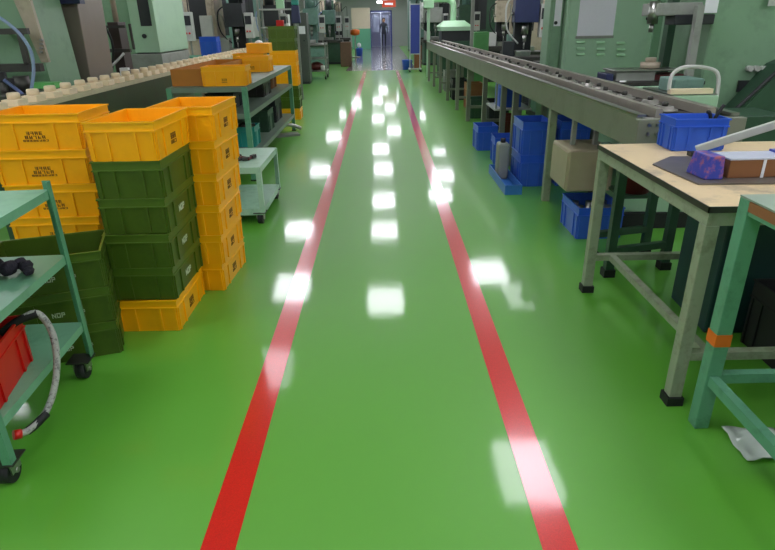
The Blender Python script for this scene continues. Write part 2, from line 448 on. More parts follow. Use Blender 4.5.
# stack D : three olive, turned, behind the trolley
for i in range(3):
    c, s = math.cos(R(19)), math.sin(R(19))
    cx, cy = -1.318, 2.515
    ox, oy = -.24, .1675
    put('olive_wide', (cx+ox*c-oy*s, cy+ox*s+oy*c, i*CH), R(19)+(.01 if i == 1 else 0),
        'olive green crate behind the green trolley, %s' % ['lowest of three', 'middle of three', 'open topmost of three'][i], group='olive crates behind the trolley')
# far stack F
seq = 'YOOYYYOO'
for i, ch in enumerate(seq):
    nm = {'Y': 'yellow', 'O': 'olive'}[ch]
    put('far_'+nm, (-1.6+random.uniform(-.01, .01), 10.25, i*CH), 0,
        'distant stacked crates past the green rack: ' + ['yellow crate on the floor', 'lower olive crate above the bottom yellow one', 'upper olive crate under the three yellow ones', 'lowest of three yellow in the middle', 'middle of three yellow in the middle', 'highest of three yellow in the middle', 'olive crate just under the top one', 'topmost olive crate'][i],
        group='crates of the far yellow and olive stack')

# ------------------------------------------------------------------ trolleys / racks / tables
def caster(mb_name, parent, x, y, top=.12, r=.045, m=BLK, plate=None):
    p = MB().box(x-.05, x+.05, y-.045, y+.045, top-.006, top).build('caster_plate', plate or DST, parent)
    MB().box(x-.03, x-.024, y-.03, y+.03, r, top-.006).box(x+.024, x+.03, y-.03, y+.03, r, top-.006).cyl((x-.034, y, r), (x+.034, y, r), .01).build('fork', plate or STL, p)
    MB().cyl((x-.02, y, r), (x+.02, y, r), r, n=20).build('wheel', m, p)
def rack(name, label, cat, x0, x1, y0, y1, shelves, post, top, pm, sm, casters=True, foot=.12, angle=True, shelf_t=.035, braces=()):
    t = thing(name, label, cat, ((x0+x1)/2, (y0+y1)/2, 0))
    w, d = (x1-x0)/2, (y1-y0)/2
    for sx in (-1, 1):
        for sy in (-1, 1):
            X, Y = sx*(w-post/2), sy*(d-post/2)
            mb = MB()
            if angle:
                th = .005; ex, ey = sx*w, sy*d
                mb.box(min(ex, ex-sx*post), max(ex, ex-sx*post), min(ey, ey-sy*th), max(ey, ey-sy*th), foot, top)
                mb.box(min(ex, ex-sx*th), max(ex, ex-sx*th), min(ey-sy*th, ey-sy*post), max(ey-sy*th, ey-sy*post), foot, top)
            else: mb.box(X-post/2, X+post/2, Y-post/2, Y+post/2, foot, top)
            mb.build('post', pm, t)
            if casters: caster('c', t, sx*(w-.045), sy*(d-.04), foot)
            elif foot > .005: MB().box(X-post*.62, X+post*.62, Y-post*.62, Y+post*.62, 0, foot).build('foot', BLK, t)
    for z in shelves:
        g = .006
        sh = MB().box(-w+g, w-g, -d+g, d-g, z-.004, z)
        sh.box(-w+g, w-g, -d+g, -d+g+.004, z-shelf_t, z-.004).box(-w+g, w-g, d-g-.004, d-g, z-shelf_t, z-.004)
        sh.box(-w+g, -w+g+.004, -d+g+.004, d-g-.004, z-shelf_t, z-.004).box(w-g-.004, w-g, -d+g+.004, d-g-.004, z-shelf_t, z-.004)
        sh.build('shelf', sm, t)
    return t
# near left trolley
TR = rack('trolley', 'green angle-steel trolley with three shelves at the left edge, in front of olive crates', 'trolley', -1.92, -1.345, 1.58, 2.33, (.27, .60, .89), .032, .925, GST, mat('trolley_shelf_green', '#72A888', .36, var=.12, scale=6, dirt='#55886A', dirt_amt=.6), foot=.10)
TR.rotation_euler.z = R(4)
gl = MB()
gv = []
for i, (x, y, z, r) in enumerate(((-.11, 0, .018, .018), (-.06, .012, .024, .026), (-.01, .0, .026, .028), (.045, -.006, .024, .026), (.09, .012, .02, .02), (.12, -.012, .018, .016), (-.03, -.032, .02, .02), (.05, .03, .02, .02))):
    gl.lathe([(.002, z-r*.75), (r*.7, z-r*.55), (r, z), (r*.72, z+r*.55), (.002, z+r*.75)], 10, (x, y, 0))
for q, v_ in enumerate(gl.v): gl.v[q] = (v_[0]*1.1, v_[1]*1.8, v_[2]*1.5)
g = tag(gl.build('work_glove', CLO, loc=(-1.53, 2.12, .601)), 'dark crumpled work glove on the middle shelf of the near trolley', 'glove')
rb = crate('parts_basket', .33, .40, .2, RED, RED)
tag(rb, 'red plastic basket on the bottom shelf of the near green trolley', 'basket'); rb.location = (-1.545, 1.80, .2715); rb.rotation_euler.z = R(12)
hs = thing('air_hose', 'grey and black corrugated hose looping down from the red basket', 'hose', (-1.3, 1.8, 0))
P = [(-1.46, 1.93, .44), (-1.41, 1.97, .475), (-1.345, 2.0, .49), (-1.30, 1.985, .40), (-1.29, 1.93, .27), (-1.30, 1.84, .17), (-1.325, 1.75, .14), (-1.352, 1.70, .15)]
MB().tube([(x+1.3, y-1.8, z) for x, y, z in P], .013).build('hose_tube', MOT, hs)
MB().tube([(x+1.3, y-1.8, z) for x, y, z in P[:3]], .0165).build('black_sleeve', BLK, hs)
MB().tube([(-.0, .02, .155), (-.02, -.03, .140), (-.035, -.06, .135)], .016).build('black_joint', BLK, hs)
MB().cyl((-.04, -.085, .145), (-.056, -.102, .152), .018).build('red_coupling', RED, hs)
# low pale green cart behind the yellow stack
C2 = rack('low_cart', 'low pale green two-shelf cart on casters behind the tall yellow stack', 'cart', -1.5, -.965, 4.5, 5.3, (.13, .47), .04, .465, GSH, GSH, foot=.1, shelf_t=.05)
for i, (x, y, r) in enumerate(((-1.16, 4.75, .3), (-1.10, 4.82, 1.2), (-1.2, 4.86, 2.2))):
    t = thing('hand_tool', ['dark pliers lying at the front on the low pale green cart', 'dark gripper lying on the right on the low pale green cart', 'dark clamp lying at the back on the low pale green cart'][i], 'tool', (x, y, .472), r)
    MB().tube([(-.07, -.02, .012), (-.03, -.008, .012), (0, 0, .012)], .009).tube([(-.07, .02, .012), (-.03, .008, .012), (0, 0, .012)], .009).build('grip', DRD if i else BLK, t)
    MB().box(0, .06, -.016, .016, 0, .028).build('jaw', DST, t, bevel=.004)
# big green rack/table with yellow boxes
RK = rack('steel_rack', 'dark green steel workbench rack carrying yellow boxes beside the roller conveyor', 'rack', -2.12, -1.33, 5.95, 9.05, (.25, .68, .94), .05, .935, GST, mat('shelf_grey_green', '#6A7A6C', .45), casters=False, foot=.012, angle=False, shelf_t=.05)
put('yellow_box', (-1.56, 6.17, .941), R(2), 'yellow box at the near end of the green rack, closest to the camera', 'crate', 'yellow boxes on the green rack')
put('yellow_box', (-1.64, 7.95, .941), R(0), 'yellow box halfway along the green rack, behind the nearest one', 'crate', 'yellow boxes on the green rack')
put('yellow_box', (-1.86, 8.8, .941), R(0), 'hidden yellow box at the far end of the green rack under the small one', 'crate', 'yellow boxes on the green rack')
t = thing('small_box', 'small yellow box with a white cloth on top at the far end of the rack', 'box', (-1.73, 8.85, 1.125))
MB().box(-.16, .16, -.13, .13, 0, .13).build('body', YEL, t, bevel=.006)
MB().lathe([(.005, .13), (.06, .131), (.05, .15), (.02, .165), (.003, .168)], 10).build('white_cloth', WHT, t)
t = thing('cardboard_tray', 'long brown-orange tray lying along the conveyor left of the nearest rack box', 'tray', (-1.93, 6.95, .941))
MB().box(-.16, .16, -.85, .85, 0, .012).box(-.17, -.16, -.85, .85, 0, .16).box(.16, .17, -.85, .85, 0, .16).box(-.16, .16, -.86, -.85, 0, .16).box(-.16, .16, .85, .86, 0, .16).build('tray_body', BRC, t)
tb = crate('parts_bin', .24, .3, .22, TEA, TEA); tag(tb, 'teal bin holding dark parts on the lower shelf of the green rack', 'bin'); tb.location = (-1.52, 6.6, .251)
t = tag(MB().tube([(-.1, 0, .02), (-.04, .03, .06), (.02, -.02, .03), (.09, .02, .05)], .02).tube([(-.05, -.08, .02), (0, 0, .06), (.06, .08, .03)], .018).build('metal_linkage', DST, loc=(-1.52, 6.6, .42)), 'dark metal linkage lying in the teal bin', 'machine part')
for i, (x, y, z, w_, d_, h_, m_, lab) in enumerate(((-1.7, 6.5, .681, .3, .4, .16, DRK, 'dark box at the front of the middle rack shelf'), (-1.6, 7.6, .681, .34, .5, .18, DST, 'dark grey box in the middle of the middle rack shelf'),
        (-1.7, 8.5, .681, .4, .4, .2, BRN, 'brown box at the back of the middle rack shelf'), (-1.62, 7.6, .251, .4, .4, .26, DGR, 'dark green box behind the teal bin on the lowest rack shelf'), (-1.65, 8.4, .251, .4, .5, .3, DRK, 'black box at the far end of the lowest rack shelf'))):
    o = crate('parts_box', w_, d_, h_, m_, m_); o.location = (x, y, z); tag(o, lab, 'box')
pd = thing('foot_pedal', 'grey steel foot pedal lying on the floor beside the rack leg', 'pedal', (-1.42, 8.55, 0), R(20))
MB().box(-.16, .2, -.1, .1, 0, .03).build('pedal_base', GPT, pd)
MB().tube([(-.12, 0, .03), (-.05, 0, .14), (.1, 0, .15), (.24, 0, .09)], .025).build('pedal_arm', STL, pd)

# ------------------------------------------------------------------ left conveyor with cream blocks
LC = thing('block_conveyor', 'long dark green conveyor with a cream rail running down the left side', 'conveyor', (-2.9, 9, 0))
MB().box(0.02, .24, -5.5, 7.0, .93, .97).build('cream_rail', mat('cream_rail_paint', '#C9BFA0', .45), LC)
MB().box(.205, .235, -5.5, 7.0, .62, .93).build('side_panel', mat('conveyor_green_panel', '#46523A', .45, var=.15, scale=2, dirt='#4a3c2c'), LC)
MB().box(.025, .055, -5.5, 7.0, .62, .93).build('side_panel', DGR, LC)
MB().box(.055, .205, -5.5, 7.0, .86, .93).build('belt', DST, LC)
for y in range(-5, 8, 2):
    for x in (.05, .2): box(x-.02, x+.02, y-.02, y+.02, 0, .62).build('leg', DGR, LC)
bolt = None
p0 = thing('moulded_block', '', 'block', (0, 0, 0))
MB().box(-.06, .06, -.07, .07, 0, .05).build('block_base', CRM, p0, bevel=.006)
MB().lathe([(.045, .05), (.045, .085), (.038, .095)], 14).build('block_cap', CRM, p0)
n = 0
for i in range(46):
    y = 3.72+.258*i
    o = p0 if n == 0 else copy_tree(p0); n += 1
    o.location = (-2.735, y, .97)
    tag(o, 'cream stepped plastic block riding on the left conveyor in a long row', 'block', 'cream blocks along the left conveyor')
# blue bin and green tray beyond it
bb = crate('parts_bin', .33, .3, .34, BLU, BLUR); tag(bb, 'blue bin standing behind the left conveyor near grey machinery', 'bin'); 
BX0, BZ0 = at(209, 56, 11.9); bb.location = (BX0, 12.1, BZ0)
st = thing('machine_bench', 'green topped machine bench behind the left conveyor under the blue bin', 'bench', (BX0-.15, 12.0, 0))
MB().box(-.6, .35, -.35, .35, BZ0-.1, BZ0-.002).build('bench_top', mat('green_bench_top', '#23906A', .4), st)
for sx in (-.55, .3):
    for sy in (-.3, .3): box(sx-.03, sx+.03, sy-.03, sy+.03, 0, BZ0-.1).build('leg', DGR, st)

# ------------------------------------------------------------------ machines
def pipe(parent, name, pts, r, m): return MB().tube(pts, r).build(name, m, parent)
def panel_box(parent, name, x0, x1, y0, y1, z0, z1, m, bevel=.01): return MB().box(x0, x1, y0, y1, z0, z1).build(name, m, parent, bevel=bevel)
def drill_machine(label, x, y, w, d, rot=0, body=MGR, col=GPT, head=TEAL, h=2.3, seed=0, group=None, motor=None):
    """upright spindle machine: base, table, column, head, motor, spindle, control box, hoses"""
    rnd = random.Random(seed)
    t = thing('drilling_machine', label, 'machine', (x, y, 0), rot, group)
    panel_box(t, 'base', -w/2, w/2, -d/2, d/2, 0, .78, body)
    panel_box(t, 'plinth', -w/2-.03, w/2+.03, -d/2-.03, d/2+.03, 0, .08, DRK)
    panel_box(t, 'work_table', -w/2-.05, w/2+.05, -d/2-.08, d/2-.2, .78, .88, DST)
    c = panel_box(t, 'column', -w*.2, w*.2, d*.1, d*.45, .78, h, body)
    panel_box(t, 'head', -w*.27, w*.27, -d*.42, d*.12, 1.45, 1.95, head)
    MB().cyl((0, -d*.2, 1.45), (0, -d*.2, 1.25), .06).cyl((0, -d*.2, 1.25), (0, -d*.2, 1.12), .035).cyl((0, -d*.2, 1.12), (0, -d*.2, 1.0), .012).build('spindle', STL, t)
    MB().cyl((0, -d*.15, 1.95), (0, -d*.15, 2.35), .12, n=18).build('motor', motor or NAVY, t)
    cb = panel_box(t, 'control_box', w*.3, w*.52, -d*.4, -d*.1, 1.2, 1.75, LGY)
    panel_box(cb, 'display', w*.32, w*.5, -d*.4-.01, -d*.4, 1.5, 1.68, DRK, 0)
    MB().cyl((w*.36, -d*.4-.02, 1.35), (w*.36, -d*.4, 1.35), .02).cyl((w*.44, -d*.4-.02, 1.35), (w*.44, -d*.4, 1.35), .02).build('push_button', RED, cb)
    MB().box(w*.39, w*.43, -d*.27, -d*.23, .78, 1.2).build('box_stand', GPT, t)
    panel_box(t, 'fixture', -w*.2, w*.14, -d*.42, -d*.05, .88, .98, STL)
    panel_box(t, 'coolant_tank', -w*.48, -w*.22, -d*.35, 0, .88, 1.12+.1*rnd.random(), rnd.choice((GPT, TEAL, LGY, DRK)))
    pipe(t, 'hose', [(-w*.25, -d*.3, 1.9), (-w*.45, -d*.38, 1.75), (-w*.42, -d*.38, 1.35), (-w*.15, -d*.3, 1.1)], .016, rnd.choice((BLK, HOS, LGY)))
    pipe(t, 'cable', [(w*.2, -d*.1, 2.0), (w*.42, -d*.2, 2.15), (w*.44, -d*.22, 1.75)], .012, BLK)
    MB().cyl((-w*.27, -d*.2, 1.6), (-w*.27-.06, -d*.2, 1.6), .03).cyl((-w*.27-.05, -d*.2, 1.6), (-w*.27-.09, -d*.42, 1.75), .01).cyl((-w*.27-.05, -d*.2, 1.6), (-w*.27-.09, -d*.02, 1.45), .01).build('feed_handle', STL, t)
    return t
# far left: big green machine with slanted side, seen behind the conveyor
Ym = 5.3
t = thing('press_machine', 'large green press with slanted column at the upper left corner', 'machine', (-4.2, 6.3, 0))
def rel(o, x, y, z): return (x-o.location.x, y-o.location.y, z)
x0, x1, x2 = fx(-40, 40, 5.9), fx(30, 0, 5.9), fx(54, 84, 5.9)
L0 = Vector(t.location)
MB().hexa([(x0-.8-L0.x, -.4, 0), (x2-L0.x+.03, -.4, 0), (x2-L0.x+.03, .2, 0), (x0-.8-L0.x, .2, 0)],
          [(x0-.8-L0.x, -.4, 2.3), (x1-L0.x-.06, -.4, 2.3), (x1-L0.x-.06, .2, 2.3), (x0-.8-L0.x, .2, 2.3)]).build('slanted_column', MGR, t)
MB().hexa([(x2-L0.x-.05, -.44, 1.2), (x2-L0.x+.02, -.44, 1.2), (x2-L0.x+.02, -.4, 1.2), (x2-L0.x-.05, -.4, 1.2)],
          [(x1-L0.x-.25, -.44, 2.3), (x1-L0.x-.02, -.44, 2.3), (x1-L0.x-.02, -.4, 2.3), (x1-L0.x-.25, -.4, 2.3)]).build('tan_cover', TAN, t)
for py in (40, 44, 48, 52):
    X, Z = at(41, py, 5.84); MB().cyl((X-L0.x, -.47, Z), (X-L0.x, -.44, Z), .012).build('bolt', STL, t)
X, Z = at(15, 32, 5.6)
MB().box(X-L0.x-.5, X-L0.x+.06, -.62, -.57, Z-.02, Z+.03).box(X-L0.x-.04, X-L0.x+.0, -.62, -.57, Z-.28, Z-.02).box(X-L0.x-.5, X-L0.x+.1, -.62, -.55, Z-.34, Z-.27).box(X-L0.x-.25, X-L0.x-.2, -.57, -.39, Z-.02, Z+.03).build('guard_rail', DST, t)
MB().box(-.75, 1.15, -1.15, -.45, .0, .98).build('machine_bed', DST, t, bevel=.01)
MB().box(.55, 1.15, -.62, -.48, .98, 1.03).build('green_guide', mat('bright_green_paint', '#6CC36A', .4), t)
for k, (a, b) in enumerate((((-4, 18), (28, 97)),)):
    pts = [at(px, py, 5.2) for px, py in ((-6, 14), (8, 24), (20, 36), (29, 52), (31, 70), (29, 84), (26, 99))]
    pipe(t, 'air_hose', [(x-L0.x, 5.2-L0.y+.01*i, z) for i, (x, z) in enumerate(pts)], .014, HOS)
pts = [at(px, py, 5.25) for px, py in ((4, 80), (12, 86), (20, 92), (27, 99))]
pipe(t, 'blue_hose', [(x-L0.x, 5.25-L0.y, z) for x, z in pts], .016, mat('slate_blue_hose', '#5C6A96', .4))
for i, (px, py) in enumerate(((2, 78), (6, 88), (16, 84), (22, 82))):
    X, Z = at(px, py, 5.35); MB().cyl((X-L0.x, 5.35-L0.y, Z-.09), (X-L0.x, 5.35-L0.y, Z+.05), .04+.008*i, n=12).build('valve', DST if i % 2 else BLK, t)
# brown grey cover panel machine
t = thing('cover_cabinet', 'tall brown-grey sheet metal cabinet between the green machines at the left', 'cabinet', (-3.9, 6.95, 0))
a0, a1 = fx(43, 0, 6.65)+3.9, fx(80, 0, 6.65)+3.9
b0, b1 = fx(52, 83, 6.65)+3.9, fx(88, 80, 6.65)+3.9
MB().hexa([(b0, -.3, 0), (b1, -.3, 0), (b1, .3, 0), (b0, .3, 0)], [(a0-.02, -.3, 2.2), (a1-.02, -.3, 2.2), (a1-.02, .3, 2.2), (a0-.02, .3, 2.2)]).build('cover_panel', BRS, t, bevel=.008)
MB().box(b0-.05, b0+.02, -.36, -.3, .9, 1.35).build('hinge_block', DRK, t)
MB().box(a1-.2, a1+.05, -.42, -.31, fz(70, 4, 6.6), 2.2).build('navy_box', NAVY, t)
# dark column machine with gauges
t = thing('spindle_machine', 'dark upright spindle machine standing right of the brown-grey cabinet', 'machine', (-3.5, 7.9, 0))
X0 = fx(84, 40, 7.7)+3.5; X1 = fx(113, 40, 7.7)+3.5
MB().hexa([(X0-.02, -.2, 0), (X0+.13, -.2, 0), (X0+.13, .2, 0), (X0-.02, .2, 0)], [(X0-.09, -.2, 2.2), (X0+.02, -.2, 2.2), (X0+.02, .2, 2.2), (X0-.09, .2, 2.2)]).build('dark_column', DRK, t)
MB().box(X1-.06, X1+.07, -.14, .1, 0, fz(113, 22, 7.7)).build('brown_column', mat('dark_brown_steel', '#382C28', .5), t, bevel=.006)
MB().cyl((X1+0, 0, fz(113, 22, 7.7)), (X1-.0, 0, 2.4), .032).build('ram_rod', TAN, t)
Z = fz(100, 27, 7.6)
MB().box(X0-.08, X1+.19, -.24, -.2, Z-.015, Z+.015).build('cross_rail', DST, t)
for px in (102, 129):
    X = fx(px, 35, 7.6)+3.5; MB().box(X-.012, X+.012, -.24, -.21, Z-.26, Z+.03).build('guide_rod', DST, t)
MB().box(X0+.1, X1+.2, -.24, -.19, Z-.29, Z-.25).build('lower_rail', DST, t)
pts = [at(77, 32, 7.45), at(79, 55, 7.45), at(84, 82, 7.45)]
pipe(t, 'air_hose', [(x+3.5, -.4, z) for x, z in pts], .018, mat('pale_hose', '#8E95A6', .3))
for px in (126, 132, 139):
    X, Z = at(px, 72, 7.6); MB().cyl((X+3.5, -.3, Z-.1), (X+3.5, -.3, Z+.03), .028).build('gauge', STL, t)
MB().box(X1-.3, X1+.25, -.25, .2, .0, .95).build('base', DRK, t)
for px, py, w_, m_, nm in ((123, 68, .05, CPW, 'white_bracket'), (131, 70, .05, STL, 'sensor_block'), (98, 62, .08, DST, 'clamp_block'), (91, 70, .06, GPT, 'clamp_block')):
    X, Z = at(px, py, 7.45); MB().box(X+3.5-w_, X+3.5+w_, -.44, -.38, Z-.09, Z).box(X+3.5-w_, X+3.5-w_+.02, -.43, -.39, .95, Z-.09).build(nm, m_, t, bevel=.004)
pipe(t, 'cable', [(X0+.1, -.3, 1.9), (X0+.25, -.4, 1.75), (X0+.4, -.35, 1.35), (X0+.3, -.3, .96)], .014, BLK)
pipe(t, 'cable', [(X0-.05, -.3, 1.0), (X0+.12, -.45, 1.15), (X0+.3, -.35, 1.05), (X0+.5, -.3, 1.2)], .014, LGY)
# green machine with window
t = thing('milling_machine', 'pale green machine with a tall dark window panel behind the cream blocks', 'machine', (-3.0, 9.3, 0))
Yf = 8.9
a = fx(86, 30, Yf)+3.0; b = fx(132, 30, Yf)+3.0; c = fx(156, 30, Yf)+3.0
panel_box(t, 'body', a-.3, b, -.35, .9, 0, 2.4, MGR)
panel_box(t, 'front_column', b, c+.02, -.42, .9, fz(140, 53, Yf-.05), 2.4, PGR)
w0 = fx(139, 10, Yf)+3.0; w1 = fx(150, 10, Yf)+3.0
panel_box(t, 'window', w0, w1, -.43, -.42, fz(145, 26, Yf), 2.3, DRK, 0)
panel_box(t, 'grey_base', b-.05, c+.05, -.47, .8, 0, fz(140, 54, Yf), GPT)
MB().cyl((.5*(b+c), -.44, fz(149, 36, Yf)), (.5*(b+c), -.42, fz(149, 36, Yf)), .03).build('lock', DRK, t)
# cluttered row, left
lefts = [(-3.75, 10.8, .75, .8, MGR, TAN, 'grey-tan upright drilling machine behind the green bench and blue bin'),
         (-4.3, 13.2, .8, .9, TAN, GPT, 'tan drilling machine behind the green windowed machine'),
         (-3.4, 15.0, .8, .8, DRK, DRK, 'dark drilling machine at the end of the cream block conveyor'),
         (-2.95, 17.0, .8, .8, TAN, DRK, 'dark and tan drilling machine left of the far crate stack'),
         (-3.1, 19.0, .8, .8, DRK, GPT, 'black drilling machine behind the far crate stack'),
         (-2.35, 21.4, .9, .9, TEAL, TEAL, 'teal green drilling machine behind the silver trolley'),
         (-2.0, 24.8, .9, .9, DGR, TEAL, 'dark green drilling machine past the silver trolley'),
         (-1.9, 28.5, .9, .9, DRK, GPT, 'black drilling machine before the cream and green partition')]
for i, (x, y, w, dd, bm_, hm, lab) in enumerate(lefts):
    drill_machine(lab, x, y, w, dd, R((-8, 6, 0, 10, -6, 4, 0, 5)[i]), bm_, GPT, hm, seed=i, motor=(NAVY, TAN, DRK, DRK, TEAL, TEAL, DRK, TAN)[i])
def cabinet(label, x0, x1, y0, y1, h, m, louv=True, paper=False, seed=0):
    t = thing('control_cabinet', label, 'cabinet', ((x0+x1)/2, y0, 0))
    w = (x1-x0)/2
    panel_box(t, 'body', -w, w, 0, y1-y0, .06, h, m)
    panel_box(t, 'plinth', -w+.02, w-.02, .02, y1-y0-.02, 0, .06, DRK, 0)
    dr_ = panel_box(t, 'door', -w+.03, w-.03, -.018, 0, .12, h-.05, m, .005)
    MB().cyl((w-.09, -.04, h*.62), (w-.09, -.018, h*.62), .02).build('handle', DRK, dr_)
    return t, dr_
# items on the far-left shelf region (white/green/red/teal)
t = thing('parts_shelf', 'grey open shelf unit behind the far olive and yellow crate stack', 'shelf', (-2.05, 12.7, 0))
for sx in (-.35, .35):
    for sy in (-.2, .2): box(sx-.02, sx+.02, sy-.02, sy+.02, 0, 2.2).build('post', GPT, t)
for z in (.4, .9, 1.42, 1.75, 2.15): box(-.33, .33, -.18, .18, z, z+.025).build('shelf_board', LGY, t)
for i, (px, py, w, h, m, nm, lab) in enumerate(((280, 26, .14, .12, RED, 'storage_box', 'small red box on the grey shelf above the far crates'), (281, 19, .15, .2, LGR, 'file_box', 'light green box on the upper board of the grey shelf'),
        (288, 27, .05, .06, CPW, 'cup', 'white cup beside the red box on the grey shelf'))):
    X, Z = at(px, py, 12.55)
    zz = 1.446 if i != 1 else 1.776
    o = MB().box(-w/2, w/2, -.07, .07, 0, h).build(nm, m, loc=(X, 12.6, zz), bevel=.008); tag(o, lab, 'box' if i < 2 else 'cup')
X = fx(294, 10, 12)
t = thing('hanging_jacket', 'teal and navy jacket hanging beside the grey shelf', 'jacket', (X, 12.2, 1.4))
MB().hexa([(-.09, -.05, .1), (.09, -.05, .1), (.09, .05, .1), (-.09, .05, .1)], [(-.07, -.04, .42), (.07, -.04, .42), (.07, .04, .42), (-.07, .04, .42)]).build('navy_body', NAVY, t, bevel=.02)
MB().hexa([(-.07, -.045, .42), (.07, -.045, .42), (.07, .045, .42), (-.07, .045, .42)], [(-.06, -.03, .75), (.06, -.03, .75), (.06, .03, .75), (-.06, .03, .75)]).build('teal_shoulder', TEA, t, bevel=.02)
MB().cyl((0, 0, .75), (0, 0, 1.75), .006).build('hook', STL, t)
t, dr_ = cabinet('grey control cabinet with a paper notice right of the far crate stack', fx(298, 30, 16.4), fx(307, 30, 16.4), 16.4, 16.9, 1.75, mat('cabinet_dark_grey', '#484E49', .5, dirt='#4b4f48', dirt_amt=.6))
X0, Z0 = at(299, 34, 16.4); X1, Z1 = at(305, 26, 16.4)
box(X0-t.location.x, X1-t.location.x, -.024, -.018, Z0, Z1).build('notice_paper', WHT, dr_)
ENC = [(-4.6, 15.2, 1.5, .8, 2.6, TAN, 'tall tan machine enclosure behind the left row of drilling machines'), (-4.4, 19.5, 1.6, .8, 2.7, TEAL, 'tall teal machine enclosure behind the left row near the silver trolley'),
       (-3.6, 23.0, 1.8, .8, 2.7, GPT, 'tall grey machine enclosure at the far left'), (-3.5, 27.0, 1.8, .8, 2.8, TEAL, 'farthest teal machine enclosure at the left'),
       (-3.2, 31.5, 2.0, .8, 2.5, TAN, 'tan machine enclosure before the cream partition'), (-6.2, 11.5, 2.6, .8, 2.5, GPT, 'grey machine enclosure far behind the blue bin'),
       (4.6, 18.4, 1.8, .8, 2.6, TAN, 'tan machine enclosure behind the right row of drilling machines'), (3.9, 22.4, 1.8, .8, 2.7, DGR, 'dark green machine enclosure on the far right'),
       (3.3, 28.5, 2.2, .8, 2.7, GPT, 'grey machine enclosure on the far right'), (2.7, 34.5, 2.4, .8, 2.7, TEAL, 'teal machine enclosure next to the doorway on the right'),
       (6.2, 14.6, 2.4, .8, 2.5, LGY, 'light grey machine enclosure in the second row on the right')]
for (x, y, w_, d_, h_, m_, lab) in ENC:
    t = thing('machine_enclosure', lab, 'machine', (x, y, 0))
    panel_box(t, 'body', -w_/2, w_/2, -d_/2, d_/2, .08, h_, m_)
    panel_box(t, 'plinth', -w_/2+.03, w_/2-.03, -d_/2+.03, d_/2-.03, 0, .08, DRK, 0)
    for k in (-1, 1):
        dd_ = panel_box(t, 'door', k*w_*.25-w_*.22, k*w_*.25+w_*.22, -d_/2-.02, -d_/2, .3, h_-.15, m_, .006)
        panel_box(dd_, 'window', k*w_*.25-w_*.13, k*w_*.25+w_*.13, -d_/2-.026, -d_/2-.02, 1.2, h_-.5, DRK, 0)
    panel_box(t, 'control_panel', w_*.28, w_*.46, -d_/2-.16, -d_/2-.03, 1.15, 1.7, LGY)
    pipe(t, 'conduit', [(-w_*.4, -d_/2-.04, .5), (-w_*.4, -d_/2-.06, 1.6), (-w_*.3, -d_/2-.05, h_-.1)], .025, BLK)
# silver trolley
x0, x1 = fx(305, 75, 17.6), fx(327, 75, 17.6)
rack('silver_trolley', 'silver wire trolley with a red bag on its lower shelf, left of the aisle', 'trolley', x0, x1, 17.6, 18.4, (.25, .58, .95), .04, 1.0, STL, STL, foot=.12, angle=False)
tag(MB().lathe([(.14, 0), (.2, .06), (.19, .15), (.1, .2), (.02, .22)], 14).build('red_bag', DRD, loc=((x0+x1)/2, 17.95, .252)), 'dark red bag on the lower shelf of the silver trolley', 'bag')
tag(MB().cyl((0, 0, 0), (0, 0, .12), .06).build('white_tin', CPW, loc=(x1-.12, 17.75, .252)), 'white tin beside the red bag on the silver trolley', 'tin')
# far left small things
X = fx(355, 35, 29)
t = thing('pedestal_stand', 'orange topped stand at the left of the far aisle', 'stand', (X, 29, 0))
MB().cyl((0, 0, 0), (0, 0, .03), .22).cyl((0, 0, .03), (0, 0, .95), .03).build('stand_pole', GPT, t)
MB().lathe([(.1, .95), (.22, 1.0), (.22, 1.18), (.08, 1.22)], 16).build('orange_head', ORG, t)
X = fx(359, 50, 29.6)
t = tag(MB().lathe([(.14, 0), (.17, .35), (.175, .36), (.16, .36), (.15, .3)], 16).build('blue_bucket', BLU, loc=(X, 30, 0)), 'blue bucket on the floor at the left of the far aisle', 'bucket')
t = thing('mop_head', 'white and red mop head resting in the blue bucket', 'mop', (X, 30, .1))
MB().cyl((0, 0, 0), (.05, .05, .42), .015).build('handle', RED, t); MB().lathe([(.03, .3), (.1, .33), (.09, .45), (.02, .5)], 12).build('cloth', WHT, t)
t = tag(MB().box(-.2, .2, -.25, .25, 0, .85).build('storage_box', mat('dull_brown', '#5E4630', .6, var=.3), loc=(fx(342, 40, 22.5)+.1, 23.0, 0), bevel=.02), 'brown box standing on the floor before the far drilling machines', 'box')

# ------------------------------------------------------------------ right conveyor
ang = -math.atan2(1.43-1.25, 12.2)
RC = thing('belt_conveyor', 'long grey-green slat conveyor running down the right side of the aisle', 'conveyor', (1.435, 3.32, 0), -ang)
Lr = 13.5
MB().box(0, .03, 0, Lr, .81, .985).build('side_panel', OGR, RC)
MB().box(.55, .58, 0, Lr, .81, .985).build('side_panel', OGR, RC)
MB().box(.0, .05, 0, Lr, .985, 1.0).box(.53, .58, 0, Lr, .985, 1.0).build('guide_rail', STL, RC)
sl = MB()
for i in range(int(Lr/.1)): sl.box(.055, .525, .02+i*.1, .1+i*.1, .955+.004*(i % 2), .975+.004*(i % 2))
sl.build('slat_belt', DST, RC)
MB().box(.03, .55, 0, Lr, .9, .95).build('belt_bed', DGR, RC)
MB().box(.1, .14, 0, Lr, .98, 1.03).box(.4, .44, 0, Lr, .98, 1.03).build('inner_guide', mat('brown_grey_rail', '#A19A90', .4, .5), RC)
e = MB().box(-.012, .6, -.05, 0, .84, .98).build('end_plate', OGR, RC, bevel=.005)
for x in (.05, .1):
    for z in (.9, .95): MB().cyl((x, -.06, z), (x, -.05, z), .01).build('bolt', STL, e)
MB().cyl((.02, .02, .93), (.56, .02, .93), .05).build('end_roller', STL, RC)
